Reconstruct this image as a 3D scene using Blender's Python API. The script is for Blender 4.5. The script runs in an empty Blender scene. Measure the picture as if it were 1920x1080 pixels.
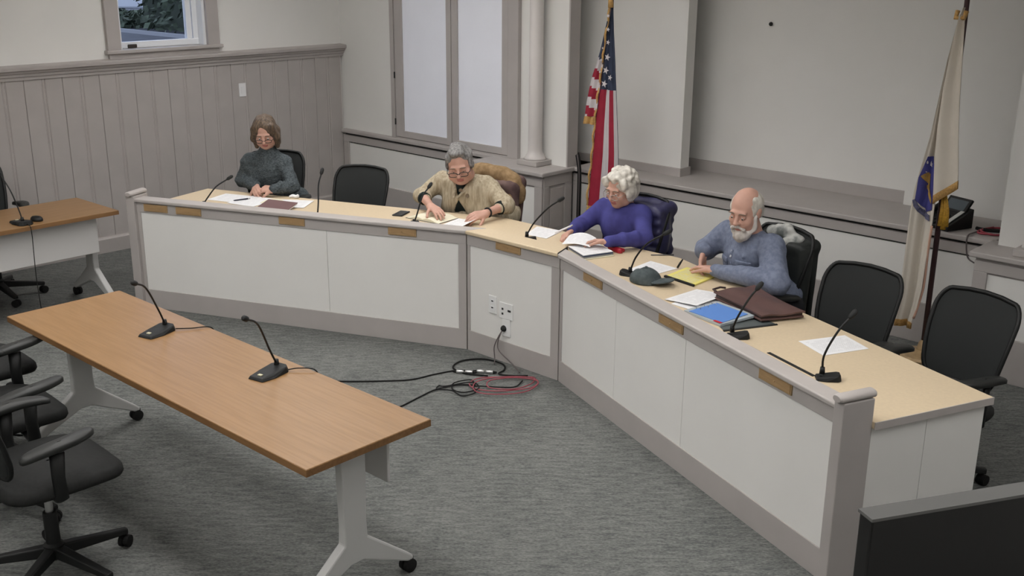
import bpy, bmesh, math, random
import numpy as np
from mathutils import Vector, Matrix

SC = bpy.context.scene
COL = SC.collection
random.seed(7)
rng = np.random.default_rng(7)

# ------------------------------------------------------------------ camera
F_PX, PITCH, YAW, ROLL, CAM_H = 2023.63, .30163, -.75401, .00704, 2.5118
cp, sp, cy, sy = math.cos(PITCH), math.sin(PITCH), math.cos(YAW), math.sin(YAW)
fw = Vector((sy*cp, cy*cp, -sp)); rt = Vector((cy, -sy, 0)); up = rt.cross(fw)
cr, sr = math.cos(ROLL), math.sin(ROLL)
rt, up = cr*rt+sr*up, -sr*rt+cr*up
cam_d = bpy.data.cameras.new('camera'); cam = bpy.data.objects.new('camera', cam_d); COL.objects.link(cam)
M = Matrix((rt, up, -fw)).transposed().to_4x4(); M.translation = Vector((0, 0, CAM_H))
cam.matrix_world = M
cam_d.sensor_width = 36; cam_d.lens = 36*F_PX/1920; cam_d.clip_start = .05; cam_d.clip_end = 200
SC.camera = cam

# ------------------------------------------------------------------ sky, lamps, exposure
SC.view_settings.view_transform = 'Standard'; SC.view_settings.look = 'None'
SC.view_settings.gamma = 1; SC.view_settings.use_curve_mapping = False
SC.view_settings.exposure = -0.23
W = bpy.data.worlds.new('sky'); SC.world = W; W.use_nodes = True
wb = W.node_tree.nodes['Background']; wb.inputs[0].default_value = (.62, .74, 1, 1); wb.inputs[1].default_value = 2.1

def area(name, loc, sx, sy_, power, col=(1, .955, .9), rot=(0, 0, 0), spread=180):
    l = bpy.data.lights.new(name, 'AREA'); l.shape = 'RECTANGLE'; l.size = sx; l.size_y = sy_
    l.energy = power; l.color = col; l.spread = math.radians(spread)
    o = bpy.data.objects.new(name, l); COL.objects.link(o); o.location = loc; o.rotation_euler = rot
    return o
CEIL = 3.25
for (lx, ly, p, u) in ((-6.9, 4.9, 10, 34), (-4.9, 5.0, 13, 30), (-2.4, 3.8, 13, 16), (-.3, 3.6, 16, 10), (-5.8, 2.4, 19, 14), (-3.6, 2.2, 19, 14), (-6.0, .4, 6, 40), (-3.6, .2, 6, 40), (-1.0, -.3, 7, 32), (-5.0, -2.4, 4, 32), (-2.0, -2.4, 4, 32)):
    if p: area('fill_down', (lx, ly, 2.72), 1.5, .35, p, (1, .985, .975), spread=160)  # unseen overhead lamps, added to balance light on floor and panels
    area('fill_up', (lx, ly, 2.78), 1.5, .35, u, (1, .985, .975), rot=(math.pi, 0, 0))  # added uplights out of view, bounced off the ceiling for flat ambient light

# ------------------------------------------------------------------ materials
def lin(r, g, b):
    f = lambda c: (c/255/12.92) if c/255 <= .04045 else ((c/255+.055)/1.055)**2.4
    return (f(r), f(g), f(b), 1)
def mat(name, col, rough=.6, spec=.4, metal=0, noise=0, nscale=20, bump=0, bscale=200, stretch=None, col2=None, bdist=.002, sheen=0):
    m = bpy.data.materials.new(name); m.use_nodes = True; nt = m.node_tree; N = nt.nodes; L = nt.links
    b = N['Principled BSDF']
    if len(col) == 3: col = (*col, 1)
    b.inputs['Base Color'].default_value = col; b.inputs['Roughness'].default_value = rough
    b.inputs['Metallic'].default_value = metal; b.inputs['Specular IOR Level'].default_value = spec
    if sheen: b.inputs['Sheen Weight'].default_value = sheen
    tc = N.new('ShaderNodeTexCoord'); mp = N.new('ShaderNodeMapping'); L.new(tc.outputs['Object'], mp.inputs[0])
    if stretch: mp.inputs['Scale'].default_value = stretch
    if noise or col2:
        n = N.new('ShaderNodeTexNoise'); n.inputs['Scale'].default_value = nscale; n.inputs['Detail'].default_value = 5
        L.new(mp.outputs[0], n.inputs['Vector'])
        r = N.new('ShaderNodeValToRGB'); L.new(n.outputs['Fac'], r.inputs[0])
        c2 = col2 if col2 else tuple(max(0, c*(1-noise)) for c in col[:3])+(1,)
        c1 = col if col2 else tuple(c*(1+noise) for c in col[:3])+(1,)
        r.color_ramp.elements[0].position = .36; r.color_ramp.elements[1].position = .64
        r.color_ramp.elements[0].color = c2; r.color_ramp.elements[1].color = c1
        L.new(r.outputs[0], b.inputs['Base Color'])
    if bump:
        n2 = N.new('ShaderNodeTexNoise'); n2.inputs['Scale'].default_value = bscale; n2.inputs['Detail'].default_value = 3
        L.new(mp.outputs[0], n2.inputs['Vector'])
        bp = N.new('ShaderNodeBump'); bp.inputs['Strength'].default_value = bump; bp.inputs['Distance'].default_value = bdist
        L.new(n2.outputs['Fac'], bp.inputs['Height']); L.new(bp.outputs[0], b.inputs['Normal'])
    return m

WHITE = mat('white_paint', (.75, .74, .715), .7, .3, noise=.012, nscale=3, bump=.05, bscale=300)
SHUT = mat('shutter_white', (.86, .88, .96), .55, .35, noise=.012, nscale=3)
TRIM = mat('greige_paint', (.42, .39, .374), .5, .35, noise=.03, nscale=5, bump=.03, bscale=200)
COLM = mat('greige_column', (.60, .565, .545), .5, .35, noise=.02, nscale=5)
TRIM2 = mat('greige_rail', (.44, .405, .385), .5, .4, noise=.03, nscale=8)
CEILM = mat('ceiling_white', (.82, .81, .79), .9)
DESK = mat('desk_laminate', lin(212, 193, 163), .42, .4, noise=.025, nscale=60)
DARKGAP = mat('dark_gap', (.02, .02, .02), .9)
BRASS = mat('brass', (.46, .32, .17), .42, .5, metal=.35, noise=.1, nscale=30)
PLATEW = mat('nameplate_wood', lin(162, 132, 94), .5, .4, noise=.10, nscale=12, stretch=(1, 1, 8))
BLACK = mat('black_plastic', (.0075, .008, .008), .5, .35)
BLACKM = mat('matte_black', (.018, .019, .019), .7, .3)
RUBBER = mat('rubber', (.012, .012, .012), .8, .2)
SILVER = mat('satin_steel', (.55, .55, .55), .3, .5, metal=.9)
GREYLEG = mat('grey_enamel', (.50, .50, .49), .4, .45)
GREYPAN = mat('modesty_panel', (.52, .51, .50), .6, .35)
PAPER = mat('paper', (.80, .80, .81), .8, .2)
CREAM = mat('cream_paper', (.78, .74, .58), .8, .2)
YELLOW = mat('yellow_paper', (.78, .70, .19), .8, .2)
SKIN = mat('skin', lin(198, 155, 138), .55, .35, noise=.05, nscale=18)
GLASSM = mat('clear_lens', (.9, .9, .9), .05, .5)
_b = GLASSM.node_tree.nodes['Principled BSDF']; _b.inputs['Transmission Weight'].default_value = 1; _b.inputs['IOR'].default_value = 1.05
PANE = mat('window_glass', (.95, .97, 1), .02, .5)
_b = PANE.node_tree.nodes['Principled BSDF']; _b.inputs['Transmission Weight'].default_value = 1; _b.inputs['IOR'].default_value = 1.02

def text_paper(name, base=(.80, .80, .81, 1), ink=(.28, .28, .3, 1), rows=46, fill=.42):
    """paper with printed lines: rows of short grey strokes in object coordinates of the sheet (x across, y along)"""
    m = bpy.data.materials.new(name); m.use_nodes = True; nt = m.node_tree; N = nt.nodes; L = nt.links; b = N['Principled BSDF']
    b.inputs['Roughness'].default_value = .8
    tc = N.new('ShaderNodeTexCoord'); br = N.new('ShaderNodeTexBrick'); L.new(tc.outputs['UV'], br.inputs['Vector'])
    br.inputs['Scale'].default_value = 1; br.inputs['Brick Width'].default_value = .11; br.inputs['Row Height'].default_value = 1/rows
    br.inputs['Mortar Size'].default_value = .009; br.inputs['Mortar Smooth'].default_value = 0; br.offset = .37
    br.inputs['Color1'].default_value = ink; br.inputs['Color2'].default_value = (.5, .5, .52, 1); br.inputs['Mortar'].default_value = base
    nz = N.new('ShaderNodeTexNoise'); nz.inputs['Scale'].default_value = 7; L.new(tc.outputs['UV'], nz.inputs['Vector'])
    cmp = N.new('ShaderNodeMath'); cmp.operation = 'GREATER_THAN'; cmp.inputs[1].default_value = fill; L.new(nz.outputs['Fac'], cmp.inputs[0])
    sx = N.new('ShaderNodeSeparateXYZ'); L.new(tc.outputs['UV'], sx.inputs[0])
    prod = cmp.outputs[0]
    for ax, lo, hi in (('X', .1, .9), ('Y', .08, .93)):
        g = N.new('ShaderNodeMath'); g.operation = 'GREATER_THAN'; g.inputs[1].default_value = lo; L.new(sx.outputs[ax], g.inputs[0])
        h = N.new('ShaderNodeMath'); h.operation = 'LESS_THAN'; h.inputs[1].default_value = hi; L.new(sx.outputs[ax], h.inputs[0])
        for q in (g, h):
            mu = N.new('ShaderNodeMath'); mu.operation = 'MULTIPLY'; L.new(prod, mu.inputs[0]); L.new(q.outputs[0], mu.inputs[1]); prod = mu.outputs[0]
    mx = N.new('ShaderNodeMix'); mx.data_type = 'RGBA'; L.new(prod, mx.inputs['Factor'])
    mx.inputs['A'].default_value = base; L.new(br.outputs['Color'], mx.inputs['B'])
    L.new(mx.outputs['Result'], b.inputs['Base Color'])
    return m
PRINT = text_paper('printed_paper')
PRINTC = text_paper('printed_cream', base=(.79, .77, .66, 1), fill=.38)
LINED = text_paper('lined_yellow', base=(.78, .70, .19, 1), ink=(.60, .53, .2, 1), rows=27, fill=.3)

def wood_mat(name, c1, c2, rough, axis=(1.2, 22, 22), spec=.45):
    m = mat(name, c1, rough, spec, nscale=3.2, col2=c2, stretch=axis)
    return m
OAK = wood_mat('oak_laminate', lin(146, 112, 75), lin(135, 102, 65), .35)
OAKE = wood_mat('oak_edge', lin(128, 94, 58), lin(116, 83, 50), .55)

def carpet_mat():
    m = bpy.data.materials.new('grey_carpet'); m.use_nodes = True; nt = m.node_tree; N = nt.nodes; L = nt.links; b = N['Principled BSDF']
    b.inputs['Roughness'].default_value = .95; b.inputs['Specular IOR Level'].default_value = .1
    tc = N.new('ShaderNodeTexCoord')
    def noise(scale, st, det=4, rot=-.75):
        vr = N.new('ShaderNodeVectorRotate'); vr.rotation_type = 'Z_AXIS'; vr.inputs['Angle'].default_value = rot; L.new(tc.outputs['Object'], vr.inputs['Vector'])
        mp = N.new('ShaderNodeMapping'); mp.inputs['Scale'].default_value = st; L.new(vr.outputs[0], mp.inputs[0])
        n = N.new('ShaderNodeTexNoise'); n.inputs['Scale'].default_value = scale; n.inputs['Detail'].default_value = det; n.inputs['Roughness'].default_value = .65
        L.new(mp.outputs[0], n.inputs['Vector']); return n.outputs['Fac']
    n1 = noise(17, (.62, 2.6, 1)); n2 = noise(85, (.7, 1.5, 1), 2); n3 = noise(1.5, (1, 1, 1), 2)
    a = N.new('ShaderNodeMix'); a.data_type = 'FLOAT'; a.inputs['Factor'].default_value = .5; L.new(n1, a.inputs['A']); L.new(n2, a.inputs['B'])
    a2 = N.new('ShaderNodeMix'); a2.data_type = 'FLOAT'; a2.inputs['Factor'].default_value = .15; L.new(a.outputs['Result'], a2.inputs['A']); L.new(n3, a2.inputs['B'])
    r = N.new('ShaderNodeValToRGB'); L.new(a2.outputs['Result'], r.inputs[0])
    r.color_ramp.elements[0].position = .40; r.color_ramp.elements[1].position = .60
    r.color_ramp.elements[0].color = (.085, .091, .088, 1); r.color_ramp.elements[1].color = (.205, .209, .198, 1)
    L.new(r.outputs[0], b.inputs['Base Color'])
    bp = N.new('ShaderNodeBump'); bp.inputs['Strength'].default_value = .5; bp.inputs['Distance'].default_value = .004
    L.new(n2, bp.inputs['Height']); L.new(bp.outputs[0], b.inputs['Normal'])
    return m
CARPET = carpet_mat()

# ------------------------------------------------------------------ mesh helpers
class MB:
    def __init__(s): s.v = []; s.f = []; s.m = []; s.uv = {}
    def add(s, vs, fs, mi=0):
        o = len(s.v); s.v += [tuple(v) for v in vs]
        for f in fs: s.f.append(tuple(i+o for i in f)); s.m.append(mi)
    def box(s, x0, x1, y0, y1, z0, z1, mi=0, mtx=None):
        vs = [Vector((x, y, z)) for z in (z0, z1) for y in (y0, y1) for x in (x0, x1)]
        if mtx is not None: vs = [mtx @ v for v in vs]
        s.add(vs, [(0, 2, 3, 1), (4, 5, 7, 6), (0, 1, 5, 4), (2, 6, 7, 3), (0, 4, 6, 2), (1, 3, 7, 5)], mi)
    def prism(s, poly, z0, z1, mi=0, mtx=None):
        n = len(poly)
        a = sum(poly[i][0]*poly[(i+1) % n][1]-poly[(i+1) % n][0]*poly[i][1] for i in range(n))
        if a < 0: poly = poly[::-1]
        vs = [Vector((x, y, z0)) for x, y in poly]+[Vector((x, y, z1)) for x, y in poly]
        if mtx is not None: vs = [mtx @ v for v in vs]
        s.add(vs, [tuple(range(n))[::-1], tuple(range(n, 2*n))]+[(i, (i+1) % n, n+(i+1) % n, n+i) for i in range(n)], mi)
    def tube(s, pts, r, seg=8, mi=0, cap=True, closed=False, flat=1.0):
        pts = [Vector(p) for p in pts]; n = len(pts); rings = []
        rs = r if isinstance(r, (list, tuple)) else [r]*n
        ref = None
        for i, p in enumerate(pts):
            if closed: t = (pts[(i+1) % n]-pts[i-1])
            else: t = pts[min(i+1, n-1)]-pts[max(i-1, 0)]
            t.normalize()
            if ref is None:
                ref = Vector((0, 0, 1)) if abs(t.z) < .9 else Vector((1, 0, 0))
            a = (ref-t*ref.dot(t))
            if a.length < 1e-6: a = t.orthogonal()
            a.normalize(); b = t.cross(a); ref = a
            rings.append([p+(a*math.cos(2*math.pi*k/seg)*flat+b*math.sin(2*math.pi*k/seg))*rs[i] for k in range(seg)])
        vs = [v for g in rings for v in g]; fs = []
        for i in range(n if closed else n-1):
            j = (i+1) % n
            for k in range(seg):
                l = (k+1) % seg
                fs.append((i*seg+k, j*seg+k, j*seg+l, i*seg+l)[::-1])
        if cap and not closed:
            fs.append(tuple(range(seg))); fs.append(tuple((n-1)*seg+k for k in range(seg))[::-1])
            fs[-2] = fs[-2][::-1] if False else fs[-2]
        s.add(vs, fs, mi)
    def lathe(s, prof, seg=20, mi=0, mtx=None, cap=True):
        vs = []; fs = []
        for r, z in prof:
            for k in range(seg):
                a = 2*math.pi*k/seg; vs.append(Vector((r*math.cos(a), r*math.sin(a), z)))
        for i in range(len(prof)-1):
            for k in range(seg):
                l = (k+1) % seg; fs.append((i*seg+k, i*seg+l, (i+1)*seg+l, (i+1)*seg+k))
        if cap:
            fs.append(tuple(range(seg))[::-1]); fs.append(tuple((len(prof)-1)*seg+k for k in range(seg)))
        if mtx is not None: vs = [mtx @ v for v in vs]
        s.add(vs, fs, mi)
    def grid(s, P, mi=0, mif=None, closed_u=False):
        """P[i][j] points"""
        h, w = len(P), len(P[0]); o = [tuple(p) for r in P for p in r]; base = len(s.v); s.v += o
        for i in range(h-1):
            for j in range(w if closed_u else w-1):
                k = (j+1) % w
                s.f.append((base+i*w+j, base+i*w+k, base+(i+1)*w+k, base+(i+1)*w+j)); s.m.append(mif(i, j) if mif else mi)
    def build(s, name, mats, parent=None, loc=(0, 0, 0), rotz=0, smooth=False, bevel=0, bseg=2, normals=True, kind=None, auto=None):
        me = bpy.data.meshes.new(name); me.from_pydata(s.v, [], s.f)
        if not isinstance(mats, (list, tuple)): mats = [mats]
        for m in mats: me.materials.append(m)
        me.polygons.foreach_set('material_index', s.m)
        if normals or bevel:
            bm = bmesh.new(); bm.from_mesh(me)
            if normals: bmesh.ops.recalc_face_normals(bm, faces=bm.faces)
            if bevel:
                ed = [e for e in bm.edges if len(e.link_faces) == 2 and e.calc_face_angle(0) > .6]
                bmesh.ops.bevel(bm, geom=ed, offset=bevel, segments=bseg, profile=.5, affect='EDGES', clamp_overlap=True)
            bm.to_mesh(me); bm.free()
        if smooth: me.polygons.foreach_set('use_smooth', [True]*len(me.polygons))
        if auto:
            me.polygons.foreach_set('use_smooth', [True]*len(me.polygons)); me.set_sharp_from_angle(angle=auto)
        o = bpy.data.objects.new(name, me); COL.objects.link(o)
        o.location = loc; o.rotation_euler = (0, 0, rotz)
        if parent is not None: o.parent = parent
        if kind: o['kind'] = kind
        return o
def tag(o, label=None, cat=None, group=None, kind=None):
    if label: o['label'] = label
    if cat: o['category'] = cat
    if group: o['group'] = group
    if kind: o['kind'] = kind
    return o
def empty(name, loc=(0, 0, 0), rotz=0, **k):
    o = bpy.data.objects.new(name, None); COL.objects.link(o); o.location = loc; o.rotation_euler = (0, 0, rotz); o.empty_display_size = .1
    return tag(o, **k)
def copy_tree(o, parent=None, children=None):
    if children is None:
        children = {}
        for q in bpy.data.objects:
            if q.parent: children.setdefault(q.parent.name, []).append(q)
    c = o.copy(); COL.objects.link(c); c.parent = parent
    for ch in children.get(o.name, []): copy_tree(ch, c, children)
    return c
def boxo(name, m, x0, x1, y0, y1, z0, z1, parent=None, bevel=0, **k):
    b = MB(); b.box(x0, x1, y0, y1, z0, z1); return b.build(name, m, parent, bevel=bevel, **k)
def S(o, label=None): o['kind'] = 'structure'; (label and tag(o, label)); return o
def spline(pts, n=8):
    """Catmull-Rom through pts"""
    P = [Vector(p) for p in pts]; P = [P[0]*2-P[1]]+P+[P[-1]*2-P[-2]]; out = []
    for i in range(1, len(P)-2):
        for k in range(n):
            t = k/n; a, b, c, d = P[i-1:i+3]
            out.append(.5*((2*b)+(c-a)*t+(2*a-5*b+4*c-d)*t*t+(3*b-a-3*c+d)*t**3))
    out.append(P[-2]); return out

# ------------------------------------------------------------------ SDF sculpting (surface nets)
class SDF:
    def __init__(s, lo, hi, vox):
        s.lo = np.array(lo, float); s.vox = vox
        s.n = np.maximum(np.ceil((np.array(hi)-s.lo)/vox).astype(int)+1, 4)
        s.D = np.full(s.n, 1e3, np.float32)
        s.ax = [(s.lo[i]+np.arange(s.n[i])*vox).astype(np.float32) for i in range(3)]
    def win(s, lo, hi, m):
        a = np.clip(np.floor((np.array(lo)-m-s.lo)/s.vox).astype(int), 0, s.n); b = np.clip(np.ceil((np.array(hi)+m-s.lo)/s.vox).astype(int)+1, 0, s.n)
        sl = tuple(slice(a[i], b[i]) for i in range(3))
        X = s.ax[0][sl[0]][:, None, None]; Y = s.ax[1][sl[1]][None, :, None]; Z = s.ax[2][sl[2]][None, None, :]
        return sl, X, Y, Z
    def put(s, sl, d, k, op):
        if d.size == 0: return
        A = s.D[sl]
        if op == 'u':
            if k <= 0: s.D[sl] = np.minimum(A, d)
            else:
                h = np.clip(.5+.5*(A-d)/k, 0, 1); s.D[sl] = A*(1-h)+d*h-k*h*(1-h)
        elif op == 's':
            if k <= 0: s.D[sl] = np.maximum(A, -d)
            else:
                h = np.clip(.5-.5*(A+d)/k, 0, 1); s.D[sl] = A*(1-h)-d*h+k*h*(1-h)
    def cap(s, a, b, ra, rb=None, k=.02, op='u'):
        rb = ra if rb is None else rb; a = np.array(a, float); b = np.array(b, float); R = max(ra, rb)
        sl, X, Y, Z = s.win(np.minimum(a, b)-R, np.maximum(a, b)+R, k+3*s.vox)
        d = b-a; L2 = max(float(d@d), 1e-9)
        px, py, pz = X-np.float32(a[0]), Y-np.float32(a[1]), Z-np.float32(a[2])
        t = np.clip((px*d[0]+py*d[1]+pz*d[2])/L2, 0, 1).astype(np.float32)
        q = np.sqrt((px-t*d[0])**2+(py-t*d[1])**2+(pz-t*d[2])**2)-(ra+(rb-ra)*t)
        s.put(sl, q.astype(np.float32), k, op)
    def ell(s, c, r, R=None, k=.02, op='u'):
        c = np.array(c, float); r = np.array(r, float); m = r.max()
        sl, X, Y, Z = s.win(c-m, c+m, k+3*s.vox)
        p = [X-np.float32(c[0]), Y-np.float32(c[1]), Z-np.float32(c[2])]
        if R is not None: p = [p[0]*R[i][0]+p[1]*R[i][1]+p[2]*R[i][2] for i in range(3)]
        k0 = np.sqrt((p[0]/r[0])**2+(p[1]/r[1])**2+(p[2]/r[2])**2)
        k1 = np.sqrt((p[0]/r[0]**2)**2+(p[1]/r[1]**2)**2+(p[2]/r[2]**2)**2)+1e-9
        s.put(sl, (k0*(k0-1)/k1).astype(np.float32), k, op)
    def box(s, c, h, R=None, rad=.01, k=.01, op='u'):
        c = np.array(c, float); h = np.array(h, float); m = np.linalg.norm(h)
        sl, X, Y, Z = s.win(c-m, c+m, k+3*s.vox)
        p = [X-np.float32(c[0]), Y-np.float32(c[1]), Z-np.float32(c[2])]
        if R is not None: p = [p[0]*R[i][0]+p[1]*R[i][1]+p[2]*R[i][2] for i in range(3)]
        q = [np.abs(p[i])-(h[i]-rad) for i in range(3)]
        d = np.sqrt(sum(np.maximum(v, 0)**2 for v in q))+np.minimum(np.maximum(np.maximum(q[0], q[1]), q[2]), 0)-rad
        s.put(sl, np.broadcast_to(d, s.D[sl].shape).astype(np.float32), k, op)
    def noise(s, amp, scale, seed=0, n=7, aniso=(1, 1, 1), R=None):
        r = np.random.default_rng(seed); X = s.ax[0][:, None, None]; Y = s.ax[1][None, :, None]; Z = s.ax[2][None, None, :]
        m = np.abs(s.D) < 4*amp+3*s.vox
        idx = np.nonzero(m); x, y, z = s.ax[0][idx[0]], s.ax[1][idx[1]], s.ax[2][idx[2]]; t = 0
        for i in range(n):
            k = r.normal(size=3); k = k/np.linalg.norm(k)*scale*(.5+1.1*r.random())*np.array(aniso)
            if R is not None: k = np.array(R).T @ k
            t = t+np.sin(x*k[0]+y*k[1]+z*k[2]+r.random()*7)
        s.D[idx] += (amp*t/math.sqrt(n)).astype(np.float32)
    def mesh(s):
        D = s.D; S_ = D < 0
        c = S_[:-1, :-1, :-1].astype(np.int8)
        for dx, dy, dz in ((1, 0, 0), (0, 1, 0), (0, 0, 1), (1, 1, 0), (1, 0, 1), (0, 1, 1), (1, 1, 1)):
            c = c+S_[dx:D.shape[0]-1+dx, dy:D.shape[1]-1+dy, dz:D.shape[2]-1+dz]
        act = (c > 0) & (c < 8); I, J, K = np.nonzero(act)
        ids = np.full(act.shape, -1, np.int32); ids[I, J, K] = np.arange(len(I))
        acc = np.zeros((len(I), 3), np.float32); cnt = np.zeros(len(I), np.float32)
        corners = [(x, y, z) for x in (0, 1) for y in (0, 1) for z in (0, 1)]
        for a in corners:
            for ax in range(3):
                if a[ax]: continue
                b = list(a); b[ax] = 1
                va = D[I+a[0], J+a[1], K+a[2]]; vb = D[I+b[0], J+b[1], K+b[2]]
                cross = (va < 0) != (vb < 0); t = np.where(cross, va/np.where(cross, va-vb, 1), 0)
                p = np.array(a, np.float32)[None, :].repeat(len(I), 0); p[:, ax] += t
                acc += p*cross[:, None]; cnt += cross
        V = (acc/cnt[:, None]+np.stack([I, J, K], 1))*s.vox+s.lo
        F = []
        for ax in range(3):
            sl0 = [slice(None)]*3; sl1 = [slice(None)]*3; sl0[ax] = slice(0, -1); sl1[ax] = slice(1, None)
            A = S_[tuple(sl0)]; B = S_[tuple(sl1)]
            e = np.nonzero(A != B); e = np.stack(e, 1)
            o1, o2 = [i for i in range(3) if i != ax]
            ok = (e[:, o1] > 0) & (e[:, o2] > 0) & (e[:, o1] < D.shape[o1]-1) & (e[:, o2] < D.shape[o2]-1); e = e[ok]
            def cid(d1, d2):
                q = e.copy(); q[:, o1] += d1; q[:, o2] += d2; return ids[q[:, 0], q[:, 1], q[:, 2]]
            q = np.stack([cid(-1, -1), cid(0, -1), cid(0, 0), cid(-1, 0)], 1)
            inside = A[e[:, 0], e[:, 1], e[:, 2]]
            flip = inside if ax != 1 else ~inside
            q[~flip] = q[~flip][:, ::-1]
            F.append(q)
        F = np.concatenate(F); F = F[(F >= 0).all(1)]
        return V, F
    def build(s, name, mats, parent=None, origin=(0, 0, 0), mif=None, relax=1):
        V, F = s.mesh()
        me = bpy.data.meshes.new(name)
        for _ in range(relax):
            e = np.concatenate([F[:, [0, 1]], F[:, [1, 2]], F[:, [2, 3]], F[:, [3, 0]]]); e = np.concatenate([e, e[:, ::-1]])
            sm = np.zeros_like(V); ct = np.bincount(e[:, 0], minlength=len(V)).astype(float)
            for i in range(3): sm[:, i] = np.bincount(e[:, 0], weights=V[e[:, 1], i], minlength=len(V))
            V = V*.5+.5*sm/np.maximum(ct, 1)[:, None]
        V0 = V-np.array(origin)
        me.vertices.add(len(V)); me.vertices.foreach_set('co', V0.astype(np.float32).ravel())
        me.loops.add(F.size); me.loops.foreach_set('vertex_index', F.ravel().astype(np.int32))
        me.polygons.add(len(F)); me.polygons.foreach_set('loop_start', np.arange(0, F.size, 4, dtype=np.int32))
        try: me.polygons.foreach_set('loop_total', np.full(len(F), 4, np.int32))
        except Exception: pass
        if not isinstance(mats, (list, tuple)): mats = [mats]
        for m in mats: me.materials.append(m)
        me.update(calc_edges=True); me.validate()
        n = len(me.polygons)
        me.polygons.foreach_set('use_smooth', np.ones(n, bool))
        if mif is not None and n == len(F):
            me.polygons.foreach_set('material_index', mif(V[F].mean(1)).astype(np.int32))
        o = bpy.data.objects.new(name, me); COL.objects.link(o)
        if parent is not None: o.parent = parent
        else: o.location = origin
        return o

# ================================================================== ROOM
XL, YB = -8.77, 6.81
fl = MB(); fl.box(-9.0, 1.0, -4.2, 8.0, -.1, 0); S(fl.build('floor', CARPET), 'grey patterned carpet')
S(boxo('ceiling', CEILM, -9.0, 1.0, -4.2, 8.0, CEIL, CEIL+.1))
# wall on the window side, with the window opening
WY0, WY1, WZ0, WZ1 = 4.505, 5.335, 1.70, 2.95
b = MB(); b.box(-9.0, -8.80, -4.2, WY0, 0, CEIL); b.box(-9.0, -8.80, WY1, 8.0, 0, CEIL)
b.box(-9.0, -8.80, WY0, WY1, 0, WZ0); b.box(-9.0, -8.80, WY0, WY1, WZ1, CEIL)
wall_l = S(b.build('wall_left', WHITE), 'white upper wall over greige board wainscot')
# wainscot boards: each .316 wide, a bead groove in the middle, a sharp joint at the edge
bw = .316
prof = [(0, -.008), (.004, 0), (.138, 0), (.146, -.007), (.154, -.001), (.162, -.001), (.170, -.007), (.178, 0), (.312, 0), (.316, -.008)]
bd = MB(); pv = []
for z in (.13, 1.525): pv.append([(XL+d, t, z) for t, d in prof]+[(XL-.029, bw, z), (XL-.029, 0, z)])
nb = len(pv[0]); bd.add(pv[0]+pv[1], [(i, (i+1) % nb, nb+(i+1) % nb, nb+i) for i in range(nb)]+[tuple(range(nb)), tuple(range(nb, 2*nb))])
y = 6.81-bw; first = None; k = 0
while y > 1.0:
    if first is None: first = bd.build('board', TRIM, wall_l, loc=(0, y, 0))
    else:
        c = first.copy(); COL.objects.link(c); c.location = (0, y, 0)
    y -= bw
def profile_y(name, prof, y0, y1, m, bevel=0):
    """extrude an (x,z) profile along y"""
    b = MB(); n = len(prof)
    b.add([(x, y0, z) for x, z in prof]+[(x, y1, z) for x, z in prof], [(i, (i+1) % n, n+(i+1) % n, n+i) for i in range(n)]+[tuple(range(n))[::-1], tuple(range(n, 2*n))])
    return b.build(name, m, bevel=bevel)
def profile_x(name, prof, x0, x1, m, parent=None):
    b = MB(); n = len(prof)
    b.add([(x0, y, z) for y, z in prof]+[(x1, y, z) for y, z in prof], [(i, (i+1) % n, n+(i+1) % n, n+i) for i in range(n)]+[tuple(range(n))[::-1], tuple(range(n, 2*n))])
    return b.build(name, m, parent)
S(profile_y('trim_1', [(-8.80, 1.515), (-8.758, 1.515), (-8.757, 1.538), (-8.745, 1.543), (-8.742, 1.562), (-8.728, 1.57), (-8.722, 1.588), (-8.700, 1.594), (-8.698, 1.618), (-8.71, 1.626), (-8.80, 1.632)], -4.2, 6.84, TRIM), 'moulded greige rail capping the wainscot')
S(profile_y('baseboard_left', [(-8.80, 0), (-8.735, 0), (-8.735, .118), (-8.745, .132), (-8.80, .137)], -4.2, 6.82, TRIM))
# ---- window
win = S(empty('window_1', (-8.8, 4.92, 1.7)), 'small window with greige casing above the wainscot')
def lb(name, m, x0, x1, y0, y1, z0, z1, parent, org, bevel=.003):
    b = MB(); b.box(x0-org[0], x1-org[0], y0-org[1], y1-org[1], z0-org[2], z1-org[2]); return b.build(name, m, parent, bevel=bevel)
wo = (-8.8, 4.92, 1.7)
for (y0, y1) in ((4.385, 4.505), (5.335, 5.455)): lb('casing', TRIM, -8.80, -8.765, y0, y1, 1.69, 3.1, win, wo)
lb('sill', TRIM, -8.95, -8.74, 4.365, 5.475, 1.672, 1.702, win, wo, .006)
lb('apron', TRIM, -8.80, -8.77, 4.395, 5.445, 1.62, 1.672, win, wo)
WINW = mat('window_white', (.8, .82, .85), .4)
for (y0, y1) in ((4.505, 4.53), (5.31, 5.335)): lb('jamb', WINW, -8.99, -8.80, y0, y1, 1.702, 2.95, win, wo, 0)
lb('sash_rail', WINW, -8.93, -8.88, 4.53, 5.31, 1.703, 1.755, win, wo)
for (y0, y1) in ((4.53, 4.57), (5.20, 5.25), (5.262, 5.31)): lb('sash_stile', WINW, -8.93, -8.885, y0, y1, 1.74, 2.95, win, wo)
lb('pane', PANE, -8.91, -8.904, 4.57, 5.20, 1.755, 2.95, win, wo, 0)
lb('latch', mat('bronze', (.06, .05, .045), .5, metal=.5), -8.888, -8.862, 4.62, 4.70, 1.705, 1.735, win, wo, .006)
sw = empty('wall_switch', (-8.77, 5.655, 1.273), label='small white switch plate on the greige wainscot boards', cat='switch')
b = MB(); b.box(0, .008, -.037, .037, -.062, .062); b.build('plate', PAPER, sw, bevel=.003)
b = MB(); b.box(.008, .013, -.016, .016, -.03, .03); b.build('rocker', PAPER, sw, bevel=.002)

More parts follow.
